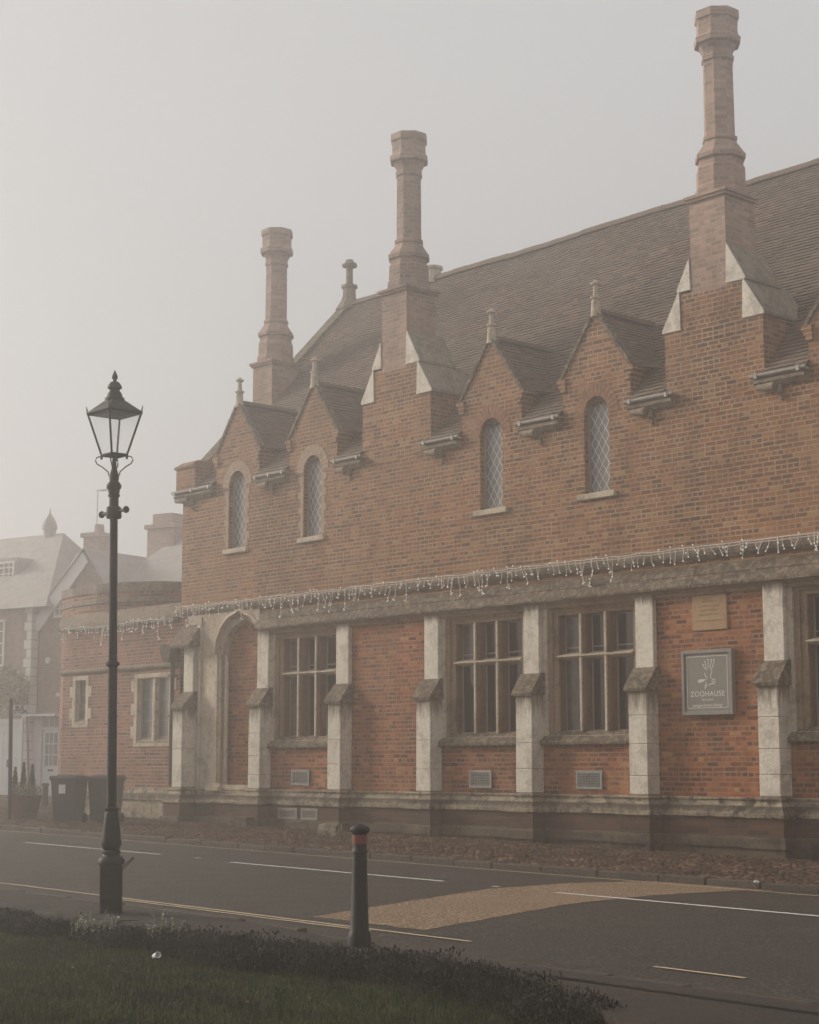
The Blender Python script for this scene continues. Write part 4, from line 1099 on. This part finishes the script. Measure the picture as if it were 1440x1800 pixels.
# ------------------------------------------------------------------ shrubs along the wall
def leaves(mb, c, rad, h, n, size, rr, up=.5):
    for _ in range(n):
        a = rr.uniform(0, 2 * PI); r = rad * math.sqrt(rr.random()); zf = rr.random() ** .7
        bulge = math.sqrt(max(0, 1 - (r / rad) ** 2 * .8)) * rr.uniform(.8, 1.12)
        p = Vector((c[0] + r * math.cos(a), c[1] + r * math.sin(a), c[2] + h * zf * bulge))
        d = Vector((rr.gauss(0, .6), rr.gauss(0, .6), up + rr.random())).normalized() * size * rr.uniform(.6, 1.5)
        s_ = d.cross(Vector((rr.gauss(0, 1), rr.gauss(0, 1), rr.gauss(0, 1)))).normalized() * size * .22
        mb.mesh([p - s_ * .3, p + d * .5 - s_, p + d, p + d * .5 + s_], [(0, 1, 2, 3)])
SHR = [ # x pixel, y pixel of the foot, radius, height, kind, label
 (12, 1640, .34, .20, 0, 'dark wiry shrub against the low wall at the far left edge'),
 (78, 1648, .30, .17, 0, 'small dark shrub below the low wall, left of the pale flower spikes'),
 (162, 1662, .22, .25, 1, 'clump of pale cream flower spikes below the street lamp'),
 (225, 1670, .30, .17, 0, 'dark shrub between the two clumps of pale flowers'),
 (284, 1684, .13, .34, 1, 'thin clump of pale flower spikes above the white litter'),
 (345, 1690, .32, .22, 2, 'rounded lavender bush in front of the step in the low wall'),
 (420, 1698, .32, .23, 2, 'lavender bush in front of the end of the low wall'),
 (462, 1702, .32, .21, 0, 'dark bush under the broken right end of the low wall'),
 (500, 1706, .32, .22, 0, 'dark low bush just beyond the end of the low wall'),
 (575, 1716, .30, .20, 0, 'dark ground-hugging bush in front of the bollard'),
 (650, 1728, .30, .20, 0, 'dark low bush right of the bollard at the lawn edge'),
 (735, 1742, .32, .20, 2, 'greyish low bush beside the edge of the footway'),
 (820, 1758, .32, .20, 0, 'dark tufted bush in the middle of the verge right of the bollard'),
 (910, 1778, .32, .20, 2, 'greyish tufted bush near the right end of the planted verge'),
 (1000, 1800, .34, .22, 0, 'dark bush at the bottom edge, last of the planted verge'),
]
for i, (px, py, rad, h, kd, lab) in enumerate(SHR):
    rr = random.Random(50 + i); g0 = on_ground(px, py + 22 if px < 480 else py, LZ)
    if px < 480: g0 = on_y(px, py + 10, -13.62)
    z = lawn_h(g0.x, g0.y) - .02
    mb = MB()
    if kd == 1:
        leaves(mb, (g0.x, g0.y, z), rad, h * .6, 700, .034, rr, .7); o = mb.build('flowering_plant', M['leaf_dark'])
        for _ in range(26 if rad > .2 else 9):
            sp = MB(); a = rr.uniform(0, 2 * PI); r = rad * rr.random() ** .5; x, y = g0.x + r * math.cos(a), g0.y + r * math.sin(a); hh_ = h * rr.uniform(.6, 1.15); tx, ty = rr.gauss(0, .04), rr.gauss(0, .04)
            for q in range(18):
                t_ = .35 + .65 * q / 18; p = Vector((x + tx * t_, y + ty * t_, z + hh_ * t_)); d = Vector((rr.gauss(0, .012), rr.gauss(0, .012), rr.uniform(.008, .022))); s_ = Vector((rr.gauss(0, .006), rr.gauss(0, .006), 0))
                sp.mesh([p, p + d * .5 - s_, p + d, p + d * .5 + s_], [(0, 1, 2, 3)])
            sp.build('flower_spike', M['leaf_pale'], o)
        tag(o, lab, 'plant', 'plants along the low wall')
    else:
        leaves(mb, (g0.x, g0.y, z), rad * 1.15, h, 4200, .024 if kd == 0 else .018, rr, .8)
        if kd == 2:
            for _ in range(110):
                a = rr.uniform(0, 2 * PI); r = rad * rr.random() ** .5; p = Vector((g0.x + r * math.cos(a), g0.y + r * math.sin(a), z + h * rr.uniform(.7, 1.1))); s_ = Vector((.006, .004, 0)); u_ = Vector((rr.gauss(0, .01), rr.gauss(0, .01), .03))
                mb.mesh([p, p + u_ * .5 - s_, p + u_, p + u_ * .5 + s_], [(0, 1, 2, 3)])
        o = mb.build('shrub', M['leaf_dark']); tag(o, lab, 'shrub', 'plants along the low wall')

# litter and fallen leaves
def crumple(name, px, py, z0, size, label, cat, mat, seed, lift=0.0):
    rr = random.Random(seed); g0 = on_ground(px, py, z0); bm = bmesh.new(); bmesh.ops.create_icosphere(bm, subdivisions=2, radius=size)
    for v in bm.verts: v.co = v.co * rr.uniform(.65, 1.1); v.co.z *= .6
    mb = MB(); bm.verts.index_update(); mb.mesh([v.co + Vector((g0.x, g0.y, (lawn_h(g0.x, g0.y) if z0 < -.2 else g0.z) + size * .45 + lift)) for v in bm.verts], [[v.index for v in f.verts] for f in bm.faces]); bm.free()
    return tag(mb.build(name, mat), label, cat)
# curled white cup on the lawn
g0 = on_ground(274, 1692, LZ); z = lawn_h(g0.x, g0.y)
mb = MB(); mt = Matrix.Translation((g0.x, g0.y, z + .05)) @ (Vector((-vdir.x + .5 * vdir.y, -vdir.y - .5 * vdir.x, .35))).to_track_quat('Z', 'Y').to_matrix().to_4x4()
mb.lathe(0, 0, [(.036, .022), (.038, .027), (-.03, .021), (-.03, .001), (-.026, .001), (-.026, .018), (.036, .022)], 16, 0, mt, cap=False)
tag(mb.build('paper_cup', M['paper'], smooth=40), 'small white paper cup lying on the grass below the low wall', 'litter')
crumple('litter', 1330, 1553, 0, .035, 'white scrap of litter in the gutter by the far kerb at the right', 'litter', M['paper'], 4)
for i, (px, py, lab) in enumerate(((217, 1724, 'red-brown fallen leaf on the lawn near the paper cup'), (192, 1710, 'dark fallen leaf on the lawn below the pale flower spikes'), (328, 1750, 'dark brown fallen leaf in the middle of the lawn'), (125, 1712, 'small brown fallen leaf at the left of the lawn'), (432, 1770, 'pale fallen leaf near the bottom edge of the lawn'))):
    rr = random.Random(i); g0 = on_ground(px, py, LZ); z = lawn_h(g0.x, g0.y) + .04; a = rr.uniform(0, 6); L_ = .035
    q = [(0, -1, 0), (.45, -.5, .3), (.6, .1, .35), (.3, .7, .2), (0, 1.1, 0), (-.3, .7, .25), (-.6, .1, .4), (-.45, -.5, .25)]
    ca, sa = math.cos(a), math.sin(a); vs = [(g0.x + L_ * (x * ca - y * sa), g0.y + L_ * (x * sa + y * ca), z + L_ * h_) for x, y, h_ in q]
    mb = MB(); mb.mesh(vs, [(0, 1, 2, 3, 4), (0, 4, 5, 6, 7)]); tag(mb.build('fallen_leaf', M['dead_leaf']), lab, 'leaf', 'fallen leaves on the lawn')
# loose stone blocks at the foot of the hall
for (px, py, w_, h_, lab, rz) in ((428, 1452, .24, .16, 'worn brown stone block at the foot of the second buttress', 0), (580, 1468, .2, .18, 'broken whitish rubble stone at the foot of the third buttress', .3)):
    g0 = on_ground(px, py); rr = random.Random(px); bm = bmesh.new(); bmesh.ops.create_cube(bm, size=1); bmesh.ops.subdivide_edges(bm, edges=bm.edges[:], cuts=3, use_grid_fill=True)
    for v in bm.verts: v.co = Vector((v.co.x * w_ * 2, v.co.y * w_, v.co.z * h_ * 1.3)) * rr.uniform(.9, 1.06)
    mb = MB(); bm.verts.index_update(); mt = Matrix.Translation((g0.x, g0.y, g0.z + h_ * .45)) @ Matrix.Rotation(rz, 4, 'Z'); mb.mesh([mt @ v.co for v in bm.verts], [[v.index for v in f.verts] for f in bm.faces]); bm.free()
    tag(mb.build('stone_block', M['footing' if px < 500 else 'plinth_top']), lab, 'stone')

# ------------------------------------------------------------------ wheelie bins
def wheelie(px, py, label, lab_on, turn):
    g0 = on_ground(px, py); bx, by, bzz = g0.x, g0.y, gz(g0.x)
    root = tag(empty('wheelie_bin', (bx, by, bzz)), label, 'bin', 'wheelie bins in front of the annexe')
    mt = Matrix.Translation((bx, by, bzz)) @ Matrix.Rotation(turn, 4, 'Z')
    def hull(w0, d0, z0, w1, d1, z1): return [mt @ Vector(p) for p in ((-w0, -d0, z0), (w0, -d0, z0), (w0, d0, z0), (-w0, d0, z0), (-w1, -d1, z1), (w1, -d1, z1), (w1, d1, z1), (-w1, d1, z1))]
    F = [(0, 3, 2, 1), (4, 5, 6, 7), (0, 1, 5, 4), (1, 2, 6, 5), (2, 3, 7, 6), (3, 0, 4, 7)]
    mb = MB(); mb.mesh(hull(.22, .26, .04, .27, .33, .88), F); mb.mesh(hull(.29, .35, .86, .295, .355, .91), F); mb.build('body', M['bin'], root)
    mb = MB(); mb.mesh(hull(.30, .37, .912, .28, .34, .955), F); mb.mesh(hull(.2, .25, .955, .15, .2, .975), F); mb.box(-.25, .25, .35, .40, .86, .90, mt, .01); mb.build('lid', M['bin'], root)
    for s_ in (-1, 1): MB().tube([mt @ Vector((s_ * .20, .28, .1)), mt @ Vector((s_ * .26, .28, .1))], .1, 14).build('wheel', M['iron'], root)
    if lab_on: MB().box(-.10, .04, -.325, -.318, .6, .78, mt @ Matrix.Rotation(-.0, 4, 'X')).build('paper_label', M['paper'], root)
    return root
wheelie(120, 1447, 'dark wheelie bin with a white paper label, left one of the pair by the annexe', True, math.radians(38))
wheelie(185, 1446, 'plain dark wheelie bin half hidden behind the lamp post', False, math.radians(36))
crumple('rubble_sack', 147, 1444, 0, .13, 'small grey sack on the cobbles between the two wheelie bins', 'sack', M['footing'], 8)

# ------------------------------------------------------------------ bus stop, tub, small post
g0 = on_ground(17, 1440); bx, by = g0.x, g0.y; dd = math.hypot(bx - CAM.x, by - CAM.y)
def vz(px, py): r = ray(px, py); return CAM.z + r.z * dd / math.hypot(*r.xy)
bs = tag(empty('bus_stop_sign', (bx, by, gz(bx))), 'dark post carrying a small white BUS STOP flag at the left edge', 'bus stop')
MB().lathe(bx, by, [(gz(bx) - .1, .045), (vz(17, 1230), .042), (vz(17, 1229), .03), (vz(17, 1226), .01)], 10).build('post', M['iron'], bs, smooth=40)
va = math.atan2(by - CAM.y, bx - CAM.x); mpx = dd / math.hypot(*ray(17, 1340).xy)
ux, uy = math.sin(va), -math.cos(va)
mt = Matrix.Translation((bx, by, 0)) @ Matrix.Rotation(va - PI / 2, 4, 'Z')
z0, z1 = vz(32, 1257), vz(32, 1240)
fl = MB().box(3.8 * mpx, 25.5 * mpx, -.012, .012, z0, z1, mt).build('flag', M['white_paint'], bs)
for s_, zf in (('BUS', .56), ('STOP', .12)):
    o = text_obj('lettering', s_, .112, M['iron'], fl, (0, 0, 0), .001, 1.0, bold=.003)
    p = mt @ Vector((15.2 * mpx, -.0135, z0 + (z1 - z0) * zf)); o.location = p - ORG[fl.name]; o.rotation_euler = (PI / 2, 0, va - PI / 2)
bs.rotation_euler = bus_tilt
g0 = on_ground(22, 1438); tx, ty = g0.x + .04, g0.y + .26; tz = gz(tx)
tb = tag(empty('planter', (tx, ty, tz)), 'large tapered dark tub on the far pavement behind the bus stop post', 'planter')
MB().lathe(tx, ty, [(tz - .03, .27), (tz + .02, .27), (tz + .42, .36), (tz + .46, .38), (tz + .49, .38), (tz + .49, .34), (tz + .42, .33)], 20).build('tub', M['wood'], tb, smooth=35)
rr = random.Random(77); mb = MB(); leaves(mb, (tx, ty, tz + .44), .36, .34, 1300, .035, rr, .5)
tag(mb.build('flowering_plant', M['leaf_mid']), 'pale flowering bedding plant filling the dark tub', 'plant')
for i, (px, hh_) in enumerate(((4, .62), (19, .72), (34, .68))):
    a = on_ground(px, 1438); cx_ = tx + (a.x - on_ground(22, 1438).x) * 1.0; cy_ = ty + (a.y - on_ground(22, 1438).y) * 1.0; mb = MB()
    for _ in range(900):
        t_ = rr.random(); r = .10 * (1 - t_) * math.sqrt(rr.random()) + .01; an = rr.uniform(0, 2 * PI); p = Vector((cx_ + r * math.cos(an), cy_ + r * math.sin(an), tz + .46 + t_ * hh_)); d = Vector((rr.gauss(0, .012), rr.gauss(0, .012), .03)); s_ = Vector((rr.gauss(0, .01), rr.gauss(0, .01), 0))
        mb.mesh([p, p + d * .5 - s_, p + d, p + d * .5 + s_], [(0, 1, 2, 3)])
    o = mb.build('conifer', M['leaf_green']); tag(o, 'small cone shaped conifer in the tub, ' + ('leftmost, cut by the picture edge', 'middle one behind the bus stop post', 'right of the bus stop post')[i], 'conifer', 'conifers in the tub')
    MB().tube([(cx_, cy_, tz + .4), (cx_, cy_, tz + .9)], .012, 5).build('trunk', M['wood'], o)
g0 = on_ground(79, 1415); sx, sy, sz = g0.x, g0.y, gz(g0.x)
pb = tag(empty('post_bollard', (sx, sy, sz)), 'short dark post in the yard between tub and wheelie bins', 'bollard')
MB().lathe(sx, sy, [(sz - .1, .085), (sz + .50, .08)], 10).build('shaft', M['iron'], pb, smooth=40)
MB().lathe(sx, sy, [(sz + .50, .08), (sz + .51, .10), (sz + .56, .10), (sz + .58, .06)], 10).build('cap', M['footing'], pb, smooth=40)

# ------------------------------------------------------------------ houses in the fog
UH = Vector((.965, .262, 0)); P0 = Vector((-34.3, 7.3, 0)); NH = Vector((-.262, .965, 0))   # street front turned a little towards the viewer
def hp(px, py, back=0.0):
    q = P0 + NH * back; p = on_plane(px, py, q, UH); return ((p - q).dot(UH), p.z)
HM = Matrix((( UH.x, NH.x, 0, P0.x), (UH.y, NH.y, 0, P0.y), (0, 0, 1, 0), (0, 0, 0, 1)))
class HB(MB):
    def build(s, name, mat, parent=None, smooth=None):
        s.v = [tuple(HM @ Vector(v)) for v in s.v]; return MB.build(s, name, mat, parent, smooth)
def hu(px, py=1200, back=0): return hp(px, py, back)[0]
def hzz(px, py, back=0): return hp(px, py, back)[1]
gzh = .35
def sash(parent, x0, x1, z0, z1, y, nx_, nz_):
    f = .07; mb = HB()
    mb.box(x0, x0 + f, y - .06, y - .004, z0, z1); mb.box(x1 - f, x1, y - .06, y - .004, z0, z1); mb.box(x0 + f, x1 - f, y - .06, y - .004, z0, z0 + f); mb.box(x0 + f, x1 - f, y - .06, y - .004, z1 - f, z1)
    for i in range(1, nx_): x = x0 + (x1 - x0) * i / nx_; mb.box(x - .018, x + .018, y - .05, y - .01, z0 + f, z1 - f)
    for i in range(1, nz_): z = z0 + (z1 - z0) * i / nz_; mb.box(x0 + f, x1 - f, y - .045, y - .012, z - .018, z + .018)
    wd = mb.build('window', M['white_paint'], parent); HB().box(x0 + .02, x1 - .02, y - .008, y + .01, z0 + .02, z1 - .02).build('pane', M['glass_up'], wd); return wd
# house A with the white double doors
hA = empty('brick_house', tuple(P0 + Vector((-3, 0, gzh))))
tag(hA, 'foggy brick house with white garage doors and a long roof, at the far left edge', 'house')
uA1 = hu(53); uA0 = uA1 - 13; eA = hzz(40, 1062)
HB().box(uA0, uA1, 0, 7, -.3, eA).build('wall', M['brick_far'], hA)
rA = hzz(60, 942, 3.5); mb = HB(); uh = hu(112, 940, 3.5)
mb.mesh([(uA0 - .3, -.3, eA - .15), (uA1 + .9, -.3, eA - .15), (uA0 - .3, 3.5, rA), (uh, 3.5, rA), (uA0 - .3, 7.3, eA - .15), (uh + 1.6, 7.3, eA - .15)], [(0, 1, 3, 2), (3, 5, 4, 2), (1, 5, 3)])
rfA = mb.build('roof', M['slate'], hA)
x0, z0 = hp(-30, 1034, 1.4); x1, z1 = hp(27, 986, 1.4)
sash(hA, x0, x1, z0, z1, 1.4, 6, 4)
HB().box(x0 - .1, x1 + .1, 1.41, 2.6, z0 - .1, z1 + .12).build('dormer', M['slate'], rfA)
HB().box(hu(-3), hu(9), -.01, .02, hzz(0, 1172), hzz(0, 1088)).build('window_reveal', M['stone'], hA)
sash(hA, hu(-30), hu(8), hzz(0, 1172), hzz(0, 1090), -.02, 3, 4)
mb = HB(); z = gzh
while z < eA - .2:
    l = .32 if int(z / .3) % 2 else .2; mb.box(uA1 - l, uA1 + .012, -.02, .3, z, z + .28); z += .3
mb.build('quoins', M['white_paint'], hA)
mb = HB(); d0, d1, dz0, dz1 = hu(-20), hu(40), gzh, hzz(20, 1272)
mb.box(d0, d1, -.03, -.003, dz0, dz1)
for i in range(1, 8):
    x = d0 + (d1 - d0) * i / 8; mb.box(x - .012, x + .012, -.04, -.031, dz0, dz1 - .25)
mb.box(d0 - .12, d0, -.08, -.003, dz0, dz1); mb.box(d1, d1 + .12, -.08, -.003, dz0, dz1); mb.box(d0 - .12, d1 + .12, -.08, -.003, dz1, dz1 + .15)
mb.build('garage_door', M['door'], hA)
HB().box(hu(20) - .03, hu(20) + .03, -.07, -.041, dz0 + .95, dz0 + 1.2).build('handle', M['iron'], hA)
xc, zc_ = hp(87, 940, 3.5)
mb = HB(); mb.lathe(xc, 3.5, [(rA - .3, .22), (rA + .15, .22), (rA + .17, .27), (rA + .3, .27), (rA + .5, .2), (rA + .75, .04), (rA + .95, .01)], 8); mb.build('cupola', M['slate'], rfA)
# climber over the garage doors
rr = random.Random(21); mb = HB(); c0 = hp(22, 1215)
for _ in range(2600):
    a = rr.uniform(0, 2 * PI); r = math.sqrt(rr.random()); x = c0[0] + r * math.cos(a) * .95 + rr.gauss(0, .06); z = c0[1] + r * math.sin(a) * .7 + rr.gauss(0, .06); p = Vector((x, -.12 - rr.random() * .35, z)); d = Vector((rr.gauss(0, .06), rr.gauss(0, .03), rr.gauss(0, .06))); s_ = Vector((rr.gauss(0, .03), 0, rr.gauss(0, .03)))
    mb.mesh([p, p + d * .5 - s_, p + d, p + d * .5 + s_], [(0, 1, 2, 3)])
cl = mb.build('climbing_plant', M['leaf_mid']); tag(cl, 'bushy climber spreading on the wall above the white garage doors', 'climber')
st_ = HB().tube([(c0[0] + .95, -.06, gzh), (c0[0] + .8, -.1, c0[1] - .8), (c0[0] + .3, -.15, c0[1])], .035, 6); st_.build('stem', M['wood'], cl)
# house B: white barge board, panelled door
hB = empty('brick_house', tuple(P0 + Vector((3, 0, gzh))))
tag(hB, 'foggy brick house with a white sloping gable board and white panelled front door', 'house')
u0, u1 = uA1 + .06, hu(62) + 9; eB = hzz(62, 1100, .3)
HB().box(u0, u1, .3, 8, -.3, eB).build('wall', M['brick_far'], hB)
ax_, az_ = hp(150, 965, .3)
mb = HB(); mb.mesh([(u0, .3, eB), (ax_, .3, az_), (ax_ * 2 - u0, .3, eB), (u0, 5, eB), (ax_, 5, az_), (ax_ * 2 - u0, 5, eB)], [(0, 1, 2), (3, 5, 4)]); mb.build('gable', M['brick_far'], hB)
mb = HB(); b0, bz0 = hp(57, 1098, .2); b1, bz1 = hp(142, 978, .2)
nrm_ = Vector((-(bz1 - bz0), b1 - b0)).normalized() * .38
mb.prism_y([(b0, bz0), (b0 + .3, bz0 - .25), (b1 + .35, bz1 - .2), (b1 + .1, bz1 + .12), (b1 - .12, bz1 + .1)], .16, .24); mb.build('bargeboard', M['white_paint'], hB)
mb = HB(); mb.mesh([(b0 - .1, .1, bz0 + .03), (b1 + .2, .1, bz1 + .25), (b1 + .2, 6, bz1 + .25), (b0 - .1, 6, bz0 + .03), (2 * b1 - b0, .1, bz0 + .03), (2 * b1 - b0, 6, bz0 + .03)], [(0, 1, 2, 3), (1, 4, 5, 2)])
r0, rz0 = hp(206, 959, 4); r1, rz1 = hp(330, 950, 4)
mb.mesh([(b1, -.0, bz1 - 1.7), (r1 + 3, -.0, bz1 - 1.7), (r1 + 3, 4, rz0), (b1 + .6, 4, rz0), (b1, 8, bz1 - 1.7), (r1 + 3, 8, bz1 - 1.7)], [(0, 1, 2, 3), (3, 2, 5, 4), (0, 3, 4)])
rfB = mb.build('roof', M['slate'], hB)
def chim(px0, px1, pyt, pyb, back, parent, pot=None):
    x0, zt_ = hp(px0, pyt, back); x1, zb2 = hp(px1, pyb, back); mb = HB(); mb.box(x0 + .08, x1 - .08, back - .4, back + .4, zb2 - 1.2, zt_ - .15); mb.box(x0, x1, back - .48, back + .48, zt_ - .15, zt_)
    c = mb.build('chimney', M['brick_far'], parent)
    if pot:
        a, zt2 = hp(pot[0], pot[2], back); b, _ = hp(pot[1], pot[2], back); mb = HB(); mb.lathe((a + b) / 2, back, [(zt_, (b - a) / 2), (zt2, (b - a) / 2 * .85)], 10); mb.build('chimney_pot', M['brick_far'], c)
    return c
c1 = chim(158, 190, 940, 962, 4, rfB, (168, 182, 923))
a_, zt_ = hp(172, 862, 4); _, zb_3 = hp(172, 925, 4)
mb = HB(); mb.tube([(a_, 4, zb_3), (a_, 4, zt_)], .02, 5)
mb.tube([(a_ - .05, 4, zt_ - .02), (a_ + .6, 4, zt_ - .02)], .015, 4)
for q in range(4): mb.tube([(a_ + .1 + q * .15, 3.8, zt_ - .02), (a_ + .1 + q * .15, 4.2, zt_ - .02)], .01, 4)
mb.build('aerial', M['grille'], rfB)
chim(270, 322, 926, 952, 4, rfB); x0, zt_ = hp(279, 906, 4); x1, _ = hp(312, 906, 4); _, zb2 = hp(279, 926, 4)
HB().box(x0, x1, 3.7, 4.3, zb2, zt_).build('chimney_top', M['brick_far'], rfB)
sash(hB, hu(97, 1060, .3), hu(110, 1060, .3) + .4, hzz(100, 1086, .3), hzz(100, 1040, .3), .3, 3, 3)
x, z = hp(60, 1190, .3); mb = HB(); mb.box(x - .05, x + .09, .2, .29, z, hzz(60, 1098, .3)); mb.build('downpipe', M['white_paint'], hB)
x, z = hp(87, 1161, .3); mb = HB(); 
mb.tube([(x, .30, z), (x, .20, z)], .11, 12); mb.build('alarm_box', M['white_paint'], hB)
x, z = hp(103, 1221, .3); HB().box(x - .09, x + .15, .27, .297, z - .06, z + .06).build('number_plate', M['white_paint'], hB)
# door surround, door
x0, x1 = hu(62, 1330, .3), hu(112, 1330, .3) ; zc2 = hzz(80, 1258, .3)
HB().box(x0 - .1, x1, -.15, .29, zc2 - .03, zc2 + .05).build('canopy', M['white_paint'], hB)
HB().box(hu(57, 1330, .3), hu(75, 1330, .3), .22, .297, gzh - .2, zc2 - .03).build('pilaster', M['white_paint'], hB)
dx_0, dx_1 = hu(77, 1330, .3), hu(106, 1330, .3); dzt = hzz(90, 1283, .3)
dr = HB().box(dx_0, dx_1, .25, .298, gzh - .1, dzt).build('door', M['door'], hB)
mb = HB(); q0, q1, qz0, qz1 = dx_0 + .1, dx_1 - .08, gzh + 1.0, dzt - .1
mb.box(q0, q1, .243, .249, qz0, qz1); mb.build('pane', M['glass_up'], dr)
mb = HB()
for i in range(1, 3): x = q0 + (q1 - q0) * i / 3; mb.box(x - .014, x + .014, .236, .2425, qz0, qz1); 
for i in range(1, 3): z = qz0 + (qz1 - qz0) * i / 3; mb.box(q0, q1, .235, .2355 + .006, z - .014, z + .014)
mb.build('glazing_bar', M['door'], dr)
HB().box((q0 + q1) / 2 - .13, (q0 + q1) / 2 + .1, .24, .249, gzh + .82, gzh + .88).build('letterbox', M['iron'], dr)
mb = HB(); mb.box(dx_0, dx_1, .27, .297, dzt + .08, zc2 - .06); fl_ = mb.build('fanlight', M['glass_up'], hB)
mb = HB(); mb.box(dx_0 - .05, dx_1 + .05, .24, .269, dzt + .01, dzt + .08)
for i in range(4): x = dx_0 + (dx_1 - dx_0) * i / 3; mb.box(x - .015, x + .015, .255, .269, dzt + .08, zc2 - .06)
mb.build('fanlight_frame', M['door'], fl_)
